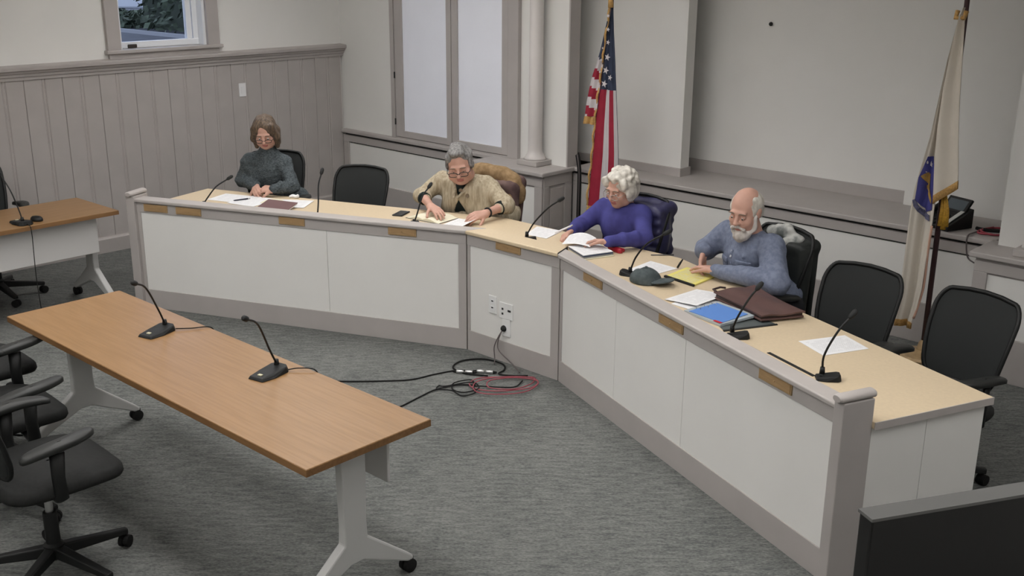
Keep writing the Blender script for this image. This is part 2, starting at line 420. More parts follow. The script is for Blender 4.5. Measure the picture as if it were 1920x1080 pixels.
# ---- back wall: thin wall pieces in front of a shallow stage
S(boxo('wall_back', WHITE, -8.9, -5.81, 6.84, 6.96, .75, CEIL), 'white wall with shuttered opening')
S(boxo('trim_2', TRIM, -5.81, -5.795, 6.838, 6.965, .79, CEIL))
S(boxo('wall_stage', WHITE, -6.6, -4.90, 7.19, 7.305, .79, CEIL), 'white wall strip behind the striped flag')
S(boxo('wall_recess', WHITE, -6.6, -3.15, 7.555, 7.7, .0, CEIL), 'white back of the shallow stage')
S(boxo('wall_recess_right', WHITE, -3.17, 1.0, 7.50, 7.7, .0, CEIL))
S(boxo('wall_right_return', WHITE, -2.25, 1.0, 6.82, 6.94, .75, CEIL))
S(boxo('baseboard_stage', TRIM, -6.5, -4.888, 7.172, 7.32, .789, .857, bevel=.003))
S(boxo('baseboard_recess', TRIM, -6.5, -3.165, 7.53, 7.556, .789, .878, bevel=.003))
S(boxo('wall_right', WHITE, .6, .8, -4.2, 8.0, 0, CEIL)); S(boxo('wall_front', WHITE, -9.0, 1.0, -4.3, -4.1, 0, CEIL))
S(boxo('wall_end', WHITE, -9.0, 1.0, 7.8, 7.95, 0, CEIL))
# low base under the shutters
def base_run(n, x0, x1, y, zc0=.754, cap_y=None, depth=.4, stile0=True, stile1=False, ends=False):
    r = S(empty('trim_%d' % n, ((x0+x1)/2, y, 0)))
    o = ((x0+x1)/2, y, 0); cy_ = y-.028 if cap_y is None else cap_y
    lb('cap', TRIM, x0-(.03 if ends else 0), x1+(.03 if ends else 0), cy_, y+depth, zc0, .79, r, o, .008)
    lb('frieze', TRIM, x0, x1, y, y+.03, .665, zc0-.021, r, o)
    lb('backing', DARKGAP, x0, x1, y+.03, y+.05, .02, zc0+.001, r, o, 0)  # near-black, paints in the shadow line under cap and frieze
    lb('skirting', TRIM, x0, x1, y-.006, y+.03, 0, .28, r, o)
    if stile0: lb('stile', TRIM, x0, x0+.085, y, y+.03, .28, .665, r, o)
    if stile1: lb('stile', TRIM, x1-.085, x1, y, y+.03, .28, .665, r, o)
    lb('panel', WHITE, x0+.08*stile0, x1-.08*stile1, y+.014, y+.04, .28, .652, r, o, 0)
    return r, o
base_run(3, -8.77, -6.60, YB, depth=.06, stile0=True)
base_run(4, -5.80, -2.30, 6.92, depth=.64, stile0=True, stile1=False)
# pedestals
def pedestal(n, x0, x1, y0, y1, side):
    r, o = base_run(n, x0, x1, y0+.03, cap_y=y0, depth=y1-y0-.03, stile0=True, stile1=True, ends=True)
    lb('body', TRIM, x0+.002, x1-.002, y0+.045, y1, 0, .754, r, o, 0)
    if side:
        lb('side_frame', TRIM, x1-.003, x1+.008, y0+.05, y0+.11, .28, .664, r, o); lb('side_frame', TRIM, x1-.003, x1+.008, y1-.10, y1-.02, .28, .664, r, o)
        lb('side_frame', TRIM, x1-.003, x1+.008, y0+.05, y1-.02, .665, .753, r, o)
        lb('side_panel', TRIM2, x1-.003, x1+.005, y0+.135, y1-.125, .30, .64, r, o, .004)
pedestal(5, -6.58, -5.79, 6.485, 6.90, True)
pedestal(6, -2.295, -1.0, 6.55, 6.93, False)
# engaged columns
def column(x, y, nm):
    r = S(empty(nm, (x, y, .79)), 'round greige column on the pedestal')
    b = MB(); b.lathe([(.096, .045), (.094, .06), (.085, .066), (.078, .085), (.066, .1), (.061, .13), (.06, .16), (.058, 2.46)], 28); b.build('shaft', COLM, r, smooth=True)
    b = MB(); b.box(-.112, .112, -.112, .112, 0, .045); b.build('plinth', TRIM, r, bevel=.006)
column(-6.085, 6.755, 'column_1'); column(-1.98, 6.72, 'column_2')
# shuttered opening
sh = S(empty('window_2', (-7.165, 6.84, .79)), 'opening closed by two white panelled shutters'); so = (-7.165, 6.84, .79)
lb('frame', TRIM, -7.997, -7.945, 6.80, 6.85, .79, CEIL, sh, so); lb('frame', TRIM, -6.455, -6.335, 6.80, 6.85, .79, CEIL, sh, so)
lb('frame', TRIM, -7.945, -6.455, 6.812, 6.85, .79, .803, sh, so, 0)
for (x0, x1) in ((-7.936, -7.166), (-7.158, -6.460)):
    s_ = .105 if x0 < -7.5 else .075
    f = MB()
    e1 = .072
    xr = x1-e1 if x1 > -7 else x1-.062
    for bx in ((x0, x0+s_, .808, CEIL), (xr, x1, .808, CEIL), (x0+s_, xr, .808, .868)):
        f.box(bx[0]-so[0], bx[1]-so[0], 6.806-so[1], 6.845-so[1], bx[2]-so[2], bx[3]-so[2])
    sash = f.build('shutter', TRIM, sh, bevel=.002)
    b = MB(); b.box(x0+.06-so[0], x1-.05-so[0], 6.822-so[1], 6.846-so[1], .85-so[2], CEIL-so[2]); b.build('shutter_panel', SHUT, sash)
for z in (.92, 1.36): lb('hinge', BLACKM, -7.948, -7.934, 6.797, 6.81, z, z+.06, sh, so)
lb('gap', DARKGAP, -7.945, -6.455, 6.835, 6.848, .79, CEIL, sh, so, 0)
nl = empty('picture_hook', (-4.384, 7.553, 2.0), label='tiny dark hook fixed high on the recessed white wall', cat='hook')
b = MB(); b.lathe([(.004, 0), (.016, .004), (.016, .012), (.006, .03)], 12, mtx=Matrix.Rotation(math.pi/2, 4, 'X')); b.build('knob', BLACK, nl)

# ================================================================== DAIS
D = [Vector(p) for p in ((-7.1207, 3.6394), (-4.7945, 4.6637), (-4.0133, 4.6689), (-1.7427, 3.753))]
dais = empty('council_dais', (-4.4, 4.6, 0), label='long angled council bench with white panels, greige trim and beige top', cat='bench')
dorg = Vector((-4.4, 4.6, 0))
def secm(i):
    a, b_ = D[i], D[i+1]; d = (b_-a).normalized(); n = Vector((-d.y, d.x))
    m = Matrix(((d.x, n.x, 0, a.x-dorg.x), (d.y, n.y, 0, a.y-dorg.y), (0, 0, 1, 0), (0, 0, 0, 1)))
    return m, (b_-a).length
def sbox(name, m, i, t0, t1, o0, o1, z0, z1, bevel=.003, parent=None):
    mt, L_ = secm(i); b = MB(); b.box(t0, t1, o0, o1, z0, z1, mtx=mt); return b.build(name, m, parent or dais, bevel=bevel)
Ls = [secm(i)[1] for i in range(3)]
cuts = {0: [.03, 1.527, 2.487], 1: [.022, .718], 2: [.026, .655, 1.33, 2.424]}
for i in range(3):
    c = cuts[i]
    for a, e in zip(c[:-1], c[1:]): sbox('front_panel', WHITE, i, a+.0012, e-.0012, .024, .045, .135, .725, .0008)
    sbox('skirting', TRIM, i, 0 if i else .0, Ls[i], .018, .045, 0, .14, .002)
    sbox('frieze', TRIM, i, 0, Ls[i], .016, .045, .718, .792, .002)
    sbox('stile', TRIM, i, -.0, c[0]+.001, .018, .045, .139, .72, .002); sbox('stile', TRIM, i, c[-1]-.001, Ls[i]+(.0 if i == 2 else 0), .018, .045, .139, .72, .002)
    sbox('backing', DARKGAP, i, .0, Ls[i], .046, .06, .01, .79, 0)
# rail caps
def offs(i, o):
    a, b_ = D[i], D[i+1]; d = (b_-a).normalized(); n = Vector((-d.y, d.x)); return a+n*o, d
def isect(i, oi, j, oj):
    p, d = offs(i, oi); q, e = offs(j, oj); den = d.x*e.y-d.y*e.x; t = ((q.x-p.x)*e.y-(q.y-p.y)*e.x)/den; return p+d*t
o_out = -.004
P1o, P2o = isect(0, o_out, 1, o_out), isect(1, o_out, 2, o_out)
def rail(i, pts, z0, z1, m, name='rail_cap'):
    b = MB(); b.prism([(p.x-dorg.x, p.y-dorg.y) for p in pts], z0, z1); return b.build(name, m, dais, bevel=.008, bseg=3)
a0, d0 = offs(0, o_out); a0i, _ = offs(0, .108)
rail(0, [a0+d0*.0, P1o-d0*.0005, isect(0, .108, 1, .146), a0i], .79, .8156, TRIM2)
a1, d1 = offs(1, o_out)
rail(1, [P1o+d1*.001, P2o, isect(1, .146, 2, .094)+d1*.055, isect(1, .146, 2, .094)+d1*.01, isect(0, .108, 1, .146)+d1*.001], .79, .817, DESK)
a2, d2 = offs(2, o_out); e2 = D[3]+d2*.0; n2 = Vector((-d2.y, d2.x))
rail(2, [P2o+d2*.003, e2+n2*o_out, e2+n2*.094, isect(1, .146, 2, .094)+d2*.012], .787, .813, TRIM2)
# dark mitre joint between the middle and the long rail
jb = MB(); j0, j1 = P2o, isect(1, .146, 2, .094)+d1*.055; jd = (j1-j0).normalized(); jn = Vector((-jd.y, jd.x))
jb.prism([tuple(q-dorg.xy) for q in (j0+jd*.004, j1, j1-jn*.005, j0+jd*.004-jn*.005)], .79, .8172); jb.build('joint', DARKGAP, dais)
# desktop
E3 = Vector((-1.398, 4.463)); dk = []
for (i, j, o1_, o2_) in ((0, 1, .075, .075), (1, 2, .075, .075)): dk.append(isect(i, o1_, j, o2_))
fl_, _ = offs(0, .075); f0 = fl_-d0*.045; f1 = D[3]+n2*.142+d2*.052
dpoly = [f0, dk[0], dk[1], D[3]+n2*.075-d2*.02, D[3]+n2*.142-d2*.02, f1, E3, Vector((-3.60, 5.335)), Vector((-5.07, 5.335)), Vector((-7.40, 4.40))]
b = MB(); b.prism([(p.x-dorg.x, p.y-dorg.y) for p in dpoly], .703, .735, 0)
dt = b.build('desktop', [DESK], dais, bevel=.004)
# edge band seen at the end
eb = MB(); q0_, q1_ = f1-dorg.xy, E3-dorg.xy; ev = (q1_-q0_).normalized(); en = Vector((ev.y, -ev.x))
eb.prism([tuple(q0_+en*.0015), tuple(q1_+en*.0015), tuple(q1_-en*.004), tuple(q0_-en*.004)], .702, .7345); eb.build('edge_band', TRIM2, dais)
# end panels
sbox('end_panel', WHITE, 2, Ls[2]+.012, Ls[2]+.032, .13, .44, .10, .703, .001); sbox('end_panel', WHITE, 2, Ls[2]+.012, Ls[2]+.032, .442, .765, .10, .703, .001)
sbox('end_skirting', TRIM, 2, Ls[2]+.012, Ls[2]+.034, .13, .765, 0, .10, .002)
sbox('end_panel', WHITE, 0, -.04, -.02, .13, .765, .0, .703, .001)
# end posts with rounded caps
for i, t0, t1 in ((2, Ls[2]-.024, Ls[2]+.034), (0, -.064, .004)):
    sbox('end_post', TRIM, i, t0, t1, -.012, .145, 0, .832, .004)
    mt, _ = secm(i); b = MB(); tc_ = (t0+t1)/2
    b.tube([mt @ Vector((tc_, -.028, .848)), mt @ Vector((tc_, -.02, .848)), mt @ Vector((tc_, .15, .848)), mt @ Vector((tc_, .158, .848))], [.022, .03, .03, .022], 14, flat=.62)
    b.build('post_cap', TRIM2, dais, auto=.7)
# nameplates
def nameplate(i, t0, t1, z0, z1):
    fr = sbox('nameplate_holder', BRASS, i, t0, t1, .008, .017, z0, z1, .0015)
    sbox('nameplate', PLATEW, i, t0+.006, t1-.006, .0055, .0085, z0+.006, z1-.006, .0008, fr)
    mt, _ = secm(i); b = MB(); c_ = mt @ Vector(((t0+t1)/2, .005, (z0+z1)/2)); b.lathe([(.0005, -.003), (.004, -.002), (.004, .002), (.0005, .003)], 8, mtx=Matrix.Translation(c_)); b.build('screw', BRASS, fr)
for q in ((0, .07, .268, .731, .783), (0, .34, .548, .731, .783), (0, 1.172, 1.37, .734, .786), (0, 1.993, 2.195, .736, .788), (1, .262, .47, .74, .791), (2, .30, .512, .734, .786), (2, 1.10, 1.317, .734, .786), (2, 1.92, 2.142, .734, .786)): nameplate(*q)
# outlets on the middle section
OUTW = mat('outlet_white', (.78, .78, .77), .4)
for (t0, t1, z0, z1, k) in ((.193, .262, .306, .424, 0), (.288, .402, .294, .40, 1), (.312, .382, .178, .294, 2)):
    p = sbox('outlet_plate', OUTW, 1, t0, t1, .016, .025, z0, z1, .003); tm, zm = (t0+t1)/2, (z0+z1)/2
    if k == 0:
        for dz in (-.022, .022): sbox('socket', PAPER, 1, tm-.017, tm+.017, .0145, .017, zm+dz-.015, zm+dz+.015, .002, p); sbox('slot', DARKGAP, 1, tm-.008, tm+.009, .0138, .015, zm+dz-.001, zm+dz+.007, 0, p)
    elif k == 1:
        for dt_, dz, w_ in ((-.028, .012, .014), (.03, .008, .026), (-.028, -.02, .014)): sbox('socket', DARKGAP, 1, tm+dt_-w_/2, tm+dt_+w_/2, .0145, .017, zm+dz-.007, zm+dz+.006, 0, p)
    else: sbox('socket', PAPER, 1, tm-.018, tm+.018, .0145, .017, zm-.03, zm+.02, .002, p)
# slim channel let into the top
sl = MB(); p0_, p1_ = Vector((-2.362, 4.254)), Vector((-2.065, 4.136)); dv = (p1_-p0_).normalized(); nv = Vector((-dv.y, dv.x))
sl.prism([tuple(q) for q in (p0_-dorg.xy, p1_-dorg.xy, p1_+nv*.018-dorg.xy, p0_+nv*.018-dorg.xy)], .7345, .7375); sl.build('cable_channel', BLACKM, dais)

# ================================================================== TABLES
def table(name, cx, cy_, L_, Wd, rotz, label, z=.735):
    t = empty(name, (cx, cy_, 0), rotz, label=label, cat='table')
    b = MB(); b.box(-L_/2, L_/2, -Wd/2, Wd/2, z-.03, z); b.build('tabletop', [OAK], t, bevel=.003)
    b = MB()
    for q in ((-L_/2-.001, L_/2+.001, -Wd/2-.0012, -Wd/2+.002), (-L_/2-.001, L_/2+.001, Wd/2-.002, Wd/2+.0012), (-L_/2-.0012, -L_/2+.002, -Wd/2, Wd/2), (L_/2-.002, L_/2+.0012, -Wd/2, Wd/2)): b.box(*q, z-.0302, z-.003)
    b.build('edge_band', OAKE, t)
    b = MB(); b.box(-L_/2+.13, L_/2-.155, Wd/2-.10, Wd/2-.085, z-.30, z-.031); b.build('modesty_panel', GREYPAN, t, bevel=.004)
    for sx in (-1, 1):
        x = -L_/2+.085 if sx < 0 else L_/2-.135
        b = MB(); b.tube([(x, -Wd/2+.07, z-.045), (x, -.1, z-.055), (x, .1, z-.055), (x, Wd/2-.12, z-.045)], [.016, .026, .026, .016], 10); b.build('support_bracket', BLACKM, t, smooth=True)
        # T leg: flat column and two splayed feet
        b = MB(); b.prism([(-.062, z-.06), (.062, z-.06), (.056, .34), (.06, .27), (.29, .085), (.30, .075), (.30, .058), (.27, .058), (.03, .17), (-.03, .17), (-.27, .058), (-.30, .058), (-.30, .075), (-.29, .085), (-.06, .27), (-.056, .34)], -.022, .022, mtx=Matrix(((0, 0, 1, x), (1, 0, 0, 0), (0, 1, 0, 0), (0, 0, 0, 1))))
        leg = b.build('leg', GREYLEG, t, bevel=.008, bseg=2)
        for s2 in (-1, 1):
            b = MB(); b.lathe([(.012, -.027), (.03, -.024), (.031, -.006), (.022, -.003), (.022, .003), (.031, .006), (.03, .024), (.012, .027)], 18, mtx=Matrix.Translation((x, s2*.285, .031)) @ Matrix.Rotation(math.pi/2, 4, 'Y'))
            b.box(x-.014, x+.014, s2*.285-.02, s2*.285+.02, .045, .066); b.build('caster', RUBBER, leg)
    return t
T1 = (-4.1688, 2.3383)
table('conference_table', T1[0], T1[1], 2.473, .61, 0.012, 'long oak training table with two microphones on it, facing the bench')
t2c = (-7.1601-.305-.0, 3.544)
table('conference_table', -7.1601-.305, 3.544-1.2365, 2.473, .61, -math.pi/2+.026, 'oak training table with white modesty panel, set along the wainscot wall')

# ================================================================== CHAIRS
MESHM = mat('chair_mesh', (.020, .022, .022), .75, .25, bump=.15, bscale=900)
SEATM = mat('chair_seat_fabric', (.017, .0175, .017), .85, .25, noise=.1, nscale=60, bump=.25, bscale=500)
ARMM = mat('armrest_pad', (.022, .023, .022), .5, .4)
def back_pt(u, v):
    """u -1..1 across, v 0..1 up"""
    z = .56+.415*v+.022*v*(1-u*u)
    w = .186+.036*math.sin(min(1, v*1.25)*math.pi/2)-.02*max(0, v-.8)
    y = -.215-.13*v+.02*math.sin(v*math.pi)+.035*u*u
    return Vector((w*u, y, z))
def back_loop(n=56):
    """rounded outline in (u,v)"""
    pts = []; r = .22
    def arc(cx_, cy_, a0, a1):
        for k in range(7):
            a = a0+(a1-a0)*k/6; pts.append((cx_+r*math.cos(a), cy_+r*.9*math.sin(a)))
    arc(1-r, 1-r*.9, 0, math.pi/2)
    for u in (.4, 0, -.4): pts.append((u, 1))
    arc(-1+r, 1-r*.9, math.pi/2, math.pi)
    for v in (.6, .4): pts.append((-1, v))
    arc(-1+r, r*.9, math.pi, 1.5*math.pi)
    for u in (-.4, 0, .4): pts.append((u, 0))
    arc(1-r, r*.9, 1.5*math.pi, 2*math.pi)
    for v in (.4, .6): pts.append((1, v))
    return pts
def make_chair():
    r = empty('office_chair')
    # five-star base
    for k in range(5):
        a = 2*math.pi*k/5+.32; dx, dy = math.cos(a), math.sin(a); mt = Matrix.Rotation(a, 4, 'Z')
        b = MB(); vs = [(.02, -.026, .085), (.02, .026, .085), (.02, .022, .135), (.02, -.022, .135), (.315, -.018, .062), (.315, .018, .062), (.318, .014, .088), (.318, -.014, .088)]
        b.add([mt @ Vector(v) for v in vs], [(0, 3, 2, 1), (4, 5, 6, 7), (0, 1, 5, 4), (1, 2, 6, 5), (2, 3, 7, 6), (3, 0, 4, 7)])
        lg = b.build('base_leg', BLACK, r, bevel=.006)
        b = MB(); b.lathe([(.01, -.024), (.027, -.022), (.028, -.005), (.02, -.003), (.02, .003), (.028, .005), (.027, .022), (.01, .024)], 16, mtx=Matrix.Translation((.305*dx, .305*dy, .028)) @ Matrix.Rotation(a+.6, 4, 'Z') @ Matrix.Rotation(math.pi/2, 4, 'X'))
        b.build('caster', RUBBER, lg)
    b = MB(); b.lathe([(.04, .08), (.042, .14), (.03, .15), (.029, .285), (.027, .29)], 18); b.build('column', BLACK, r, auto=.7)
    b = MB(); b.lathe([(.016, .285), (.016, .41)], 14); b.build('gas_lift', SILVER, r, auto=.7)
    b = MB(); b.box(-.09, .09, -.15, .10, .40, .452); mech = b.build('mechanism', BLACK, r, bevel=.012)
    b = MB(); b.tube([(-.08, .02, .42), (-.2, .03, .415), (-.235, .03, .415)], .006, 8); b.tube([(-.235, .03, .415), (-.25, .03, .415), (-.27, .03, .415)], [.008, .013, .011], 10); b.build('lever', SILVER, r, smooth=True)
    # seat: lofted rounded pad
    b = MB(); P = []
    for (sc, z) in ((.80, .452), (.97, .462), (1.0, .478), (.99, .498), (.93, .512), (.6, .518), (.02, .516)):
        row = []
        for k in range(40):
            a = 2*math.pi*k/40; c, s_ = math.cos(a), math.sin(a); e = .42
            x = .255*sc*math.copysign(abs(c)**e, c); y_ = .02+.25*sc*math.copysign(abs(s_)**(.5 if s_ < 0 else .62), s_)
            row.append((x, y_, z-.022*max(0, (y_-.1)/.17)**2))
        P.append(row)
    b.grid(P, closed_u=True); b.f.append(tuple(range(40))); b.m.append(0)
    b.build('seat', SEATM, r, smooth=True)
    # mesh back
    lp = back_loop(); b = MB(); C_ = (0, .5)
    rings = [[back_pt(C_[0]+(u-C_[0])*s_, C_[1]+(v-C_[1])*s_) for u, v in lp] for s_ in (1, .85, .65, .45, .25, .02)]
    b.grid(rings, closed_u=True)
    back2 = [[p+Vector((0, -.004, 0)) for p in row] for row in rings]; b.grid(back2, closed_u=True)
    nl_ = len(lp); b.f.append(tuple(5*nl_+k for k in range(nl_))); b.m.append(0); b.f.append(tuple(11*nl_+k for k in range(nl_))); b.m.append(0)
    b.build('backrest_mesh', MESHM, r, smooth=True, normals=False)
    b = MB(); b.tube([back_pt(u, v) for u, v in lp], .0115, 8, closed=True); b.build('backrest_frame', BLACK, r, smooth=True)
    b = MB(); b.tube([(0, -.10, .425), (0, -.22, .43), (0, -.262, .50), (0, -.275, .62), (0, -.315, .8)], [.03, .032, .03, .026, .016], 10, flat=1); b.build('back_spine', BLACK, r, smooth=True)
    # arms
    for sx in (-1, 1):
        x = sx*.255
        b = MB(); b.tube([(sx*.10, -.02, .442), (sx*.222, -.03, .44), (x, -.035, .46), (x, -.04, .55), (x, -.035, .655)], [.022, .024, .027, .026, .03], 10, flat=.55); am = b.build('arm_post', BLACK, r, smooth=True)
        b = MB(); P = []
        for (sc, z) in ((.75, .668), (1, .674), (1, .69), (.9, .698), (.05, .70)):
            row = []
            for k in range(24):
                a = 2*math.pi*k/24; c, s_ = math.cos(a), math.sin(a); L2 = .155
                yy = L2*sc*math.copysign(abs(s_)**.7, s_); xx = .037*sc*math.copysign(abs(c)**.6, c)
                row.append((x+xx-sx*.05*max(0, yy/.155)**2, yy-.02, z+.012*(yy/.155)-.010*(yy/.155)**2))
            P.append(row)
        b.grid(P, closed_u=True); b.f.append(tuple(range(24))); b.m.append(0); b.build('armrest', ARMM, am, smooth=True)
    return r
proto = make_chair(); kids = {}
for q in bpy.data.objects:
    if q.parent: kids.setdefault(q.parent.name, []).append(q)
# (hub x, hub y, facing direction angle from +y ccw, label, group)
def face(fx, fy): return math.atan2(-fx, fy)
chairs = [
    (-4.12, 1.60, face(.03, 1), 'black mesh chair pulled up to the oak table, lever and star base in view'),
    (-4.83, 1.70, face(.04, 1), 'black mesh chair at the oak table, second from the lever chair, mostly its seat'),
    (-5.50, 1.85, face(.02, 1), 'black chair at the far end of the oak table, only an armrest tip showing'),
    (-8.10, 3.00, face(1, -.03), 'black mesh chair behind the oak table by the wainscot'),
    (-6.95, 4.68, face(.72, -.69), 'black chair under the woman in the charcoal turtleneck'),
    (-6.30, 4.89, face(.42, -.90), 'empty black mesh chair between the turtleneck and cardigan women'),
    (-5.38, 5.29, face(.25, -.97), 'chair under the woman in the oatmeal cardigan, coats over its back'),
    (-4.125, 5.335, face(-.03, -1), 'chair under the woman in the blue sweater, navy jacket on it'),
    (-3.08, 5.23, face(-.26, -.965), 'chair under the bearded man, dark jacket over its back'),
    (-2.405, 4.97, face(-.06, -1), 'empty black mesh chair beside the bearded man, armrest in view'),
    (-1.835, 4.93, face(-.22, -.97), 'empty black mesh chair by the open end of the bench'),
]
for i, (x, y_, a, lab) in enumerate(chairs):
    o = proto if i == 0 else copy_tree(proto, None, kids)
    o.location = (x, y_, 0); o.rotation_euler = (0, 0, a)
    tag(o, lab, 'chair', 'black office chairs')
    if i in (1, 2):
        for q in list(bpy.data.objects):
            if q.parent == o and q.name.startswith('arm_post') and q.data.vertices[0].co.x > 0: q.location.x += (.09, .17)[i-1]; q.location.y += (.07, .10)[i-1]
    if i in (5, 9, 10):
        for q in list(bpy.data.objects):
            if q.parent == o and not q.name.startswith(('base_leg', 'column', 'gas_lift')): q.location.z -= .06
# ================================================================== PEOPLE
HAIRB = mat('brown_hair', lin(66, 55, 48), .5, .4, nscale=5, col2=lin(112, 94, 76), stretch=(26, 26, 3), bump=.5, bscale=40)
HAIRG = mat('grey_hair', lin(142, 140, 138), .55, .4, nscale=8, col2=lin(92, 90, 89), stretch=(10, 10, 5), bump=.7, bscale=60)
HAIRW = mat('white_hair', lin(226, 221, 211), .55, .4, nscale=22, col2=lin(176, 170, 160), bump=.6, bscale=50)
BEARD = mat('white_beard', lin(214, 208, 202), .6, .35, nscale=14, col2=lin(170, 162, 156), stretch=(3, 3, 1), bump=.6, bscale=60)
KNIT = mat('charcoal_marl_knit', lin(88, 95, 98), .9, .2, nscale=70, col2=lin(54, 60, 64), stretch=(1, 1, 2.2), bump=.6, bscale=160)
OAT = mat('oatmeal_cable_knit', lin(190, 178, 155), .9, .2, nscale=26, col2=lin(160, 147, 124), stretch=(2.2, 2.2, .5), bump=.8, bscale=60, bdist=.006)
BLUE = mat('blue_violet_fleece', lin(76, 76, 142), .85, .25, nscale=10, col2=lin(64, 63, 122), bump=.25, bscale=120)
DENIM = mat('chambray_cloth', lin(122, 130, 150), .85, .25, nscale=40, col2=lin(104, 112, 133), bump=.35, bscale=150)
DARKTOP = mat('dark_top', (.012, .018, .017), .8, .2)
TROUSER = mat('dark_trousers', (.03, .031, .036), .9, .2)
SHOE = mat('black_shoe', (.015, .014, .013), .5, .4)
LIP = mat('lips', lin(176, 112, 104), .5, .4); BROWM = mat('eyebrow_hair', lin(120, 104, 92), .7)
EYEW = mat('eye_white', (.7, .68, .66), .3, .5); IRIS = mat('iris', (.06, .05, .045), .3, .5)
GFRAME = mat('spectacle_frame', (.02, .018, .018), .35, .5); GWIRE = mat('wire_frame', (.45, .42, .4), .3, .5, metal=.8)
V = lambda *a: np.array(a, float)
def carve(g, fn, lo, hi, k=.008):
    sl, X, Y, Z = g.win(np.array(lo), np.array(hi), .02); d = fn(X, Y, Z); g.put(sl, np.broadcast_to(d, g.D[sl].shape).astype(np.float32), k, 's')
def unit(v): v = np.array(v, float); return v/np.linalg.norm(v)

class Head:
    def __init__(s, c, f, pitch, roll=0, sc=1.0):
        f = unit((f[0], f[1], 0)); z = V(0, 0, 1)
        F = f*math.cos(pitch)-z*math.sin(pitch); X = unit(np.cross(F, z)); U = np.cross(X, F)
        X, U = X*math.cos(roll)+U*math.sin(roll), U*math.cos(roll)-X*math.sin(roll)
        s.c = np.array(c, float); s.R = np.stack([X, F, U]); s.k = sc
    def p(s, x, y, z): return s.c+(V(x, y, z)*s.k)@s.R
    def r(s, *a): return V(*a)*s.k

def sculpt_head(g, h, neck, jowl=0):
    k = h.k; E = lambda c, r, kk=.015, op='u': g.ell(h.p(*c), h.r(*r), h.R, kk*k, op)
    E((0, -.012, .032), (.074, .094, .088), .02); E((0, .03, -.04), (.060+jowl, .062, .074), .03)
    E((0, .062, -.088), (.026+jowl, .024, .020), .025)
    for s in (-1, 1):
        E((s*.04, .062, -.028), (.024+jowl*.5, .02, .024), .02); E((s*.05, .02, -.07), (.02+jowl, .035, .025), .03)
    E((0, .080, .028), (.05, .014, .011), .014)
    for s in (-1, 1): g.ell(h.p(s*.031, .101, .006), h.r(.019, .016, .012), h.R, .012*k, 's')
    g.cap(h.p(0, .088, .016), h.p(0, .110, -.022), .0085*k, .0125*k, .010*k)
    for s in (-1, 1): E((s*.011, .098, -.026), (.009, .010, .008), .008)
    E((0, .088, -.053), (.022, .012, .006), .006); E((0, .086, -.064), (.019, .012, .007), .006)
    for s in (-1, 1):
        E((s*.031, .079, .006), (.0145, .012, .0115), .004)       # lids
        E((s*.073, -.006, -.004), (.009, .020, .031), .006); E((s*.079, -.012, .006), (.006, .014, .018), .004)
    g.cap(h.p(0, -.022, -.05), neck, .050*k, .054*k, .025)

def finger(g, p, d, n, lens, curl, r0, r1):
    """p root, d direction, n bend axis-plane normal (towards palm)"""
    d = unit(d); q = np.array(p, float); N = unit(n); r = [r0, r0*.94, r1*1.02, r1]
    for i, (L, c) in enumerate(zip(lens, curl)):
        D = d*math.cos(c)+N*math.sin(c); N = unit(N*math.cos(c)-d*math.sin(c)); d = unit(D)
        e = q+d*L; g.cap(q, e, r[i], r[i+1], .003); q = e
def hand(g, wrist, d, palm, side, curl=.35, spread=.06, thumb=.5, sc=1.0, curls=None):
    """d: direction of fingers, palm: direction the palm faces, side: +1 when the thumb is on cross(d, palm)"""
    d = unit(d); palm = unit(np.array(palm)-d*np.dot(palm, d)); t = np.cross(d, palm)*side; w = np.array(wrist, float)
    for o, ln in ((.027, .082), (.010, .088), (-.010, .084), (-.026, .074)):
        g.cap(w+t*o*.55*sc, w+(d*ln+t*o)*sc, .0145*sc, .0120*sc, .012)
    g.cap(w+t*.018*sc+palm*.006*sc, w+(d*.05+t*.026+palm*.008)*sc, .016*sc, .012*sc, .012)
    for i, (o, ln, L) in enumerate(((.027, .084, (.040, .025, .020)), (.009, .090, (.045, .028, .021)), (-.010, .086, (.041, .026, .021)), (-.027, .076, (.032, .020, .018)))):
        c = (curls[i] if curls else curl); dd = unit(d+t*(o/.027)*spread)
        finger(g, w+(d*ln+t*o)*sc, dd, palm, [l*sc for l in L], (c*.8, c*1.1, c*.8), .0098*sc, .0078*sc)
    td = unit(d*.75+t*.75+palm*.25*thumb)
    finger(g, w+(d*.028+t*.026+palm*.004)*sc, td, unit(-t*.6+palm*.6), [.036*sc, .032*sc, .026*sc], (.05, .3*thumb, .3*thumb), .0125*sc, .0092*sc)

def glasses(h, parent, org, m, hw=.025, hh=.017, drop=-.004, y=.104, thick=.0022):
    gl = None; b = MB()
    P = lambda x, y_, z: tuple(h.p(x, y_, z)-org)
    for s in (-1, 1):
        pts = []
        for k in range(20):
            a = 2*math.pi*k/20; c, q = math.cos(a), math.sin(a)
            pts.append(P(s*.033+hw*math.copysign(abs(c)**.7, c), y-.004*abs(s*.033+hw*c)/.05, drop+hh*math.copysign(abs(q)**.7, q)))
        b.tube(pts, thick, 6, closed=True)
        b.tube([P(s*(.033+hw), y-.004, drop+.006), P(s*.072, y-.02, drop+.008), P(s*.078, .0, .006)], thick, 6)
    b.tube([P(-.033+hw, y, drop+.004), P(0, y+.003, drop+.007), P(.033-hw, y, drop+.004)], thick, 6)
    gl = b.build('glasses', m, parent, smooth=True)
    return gl

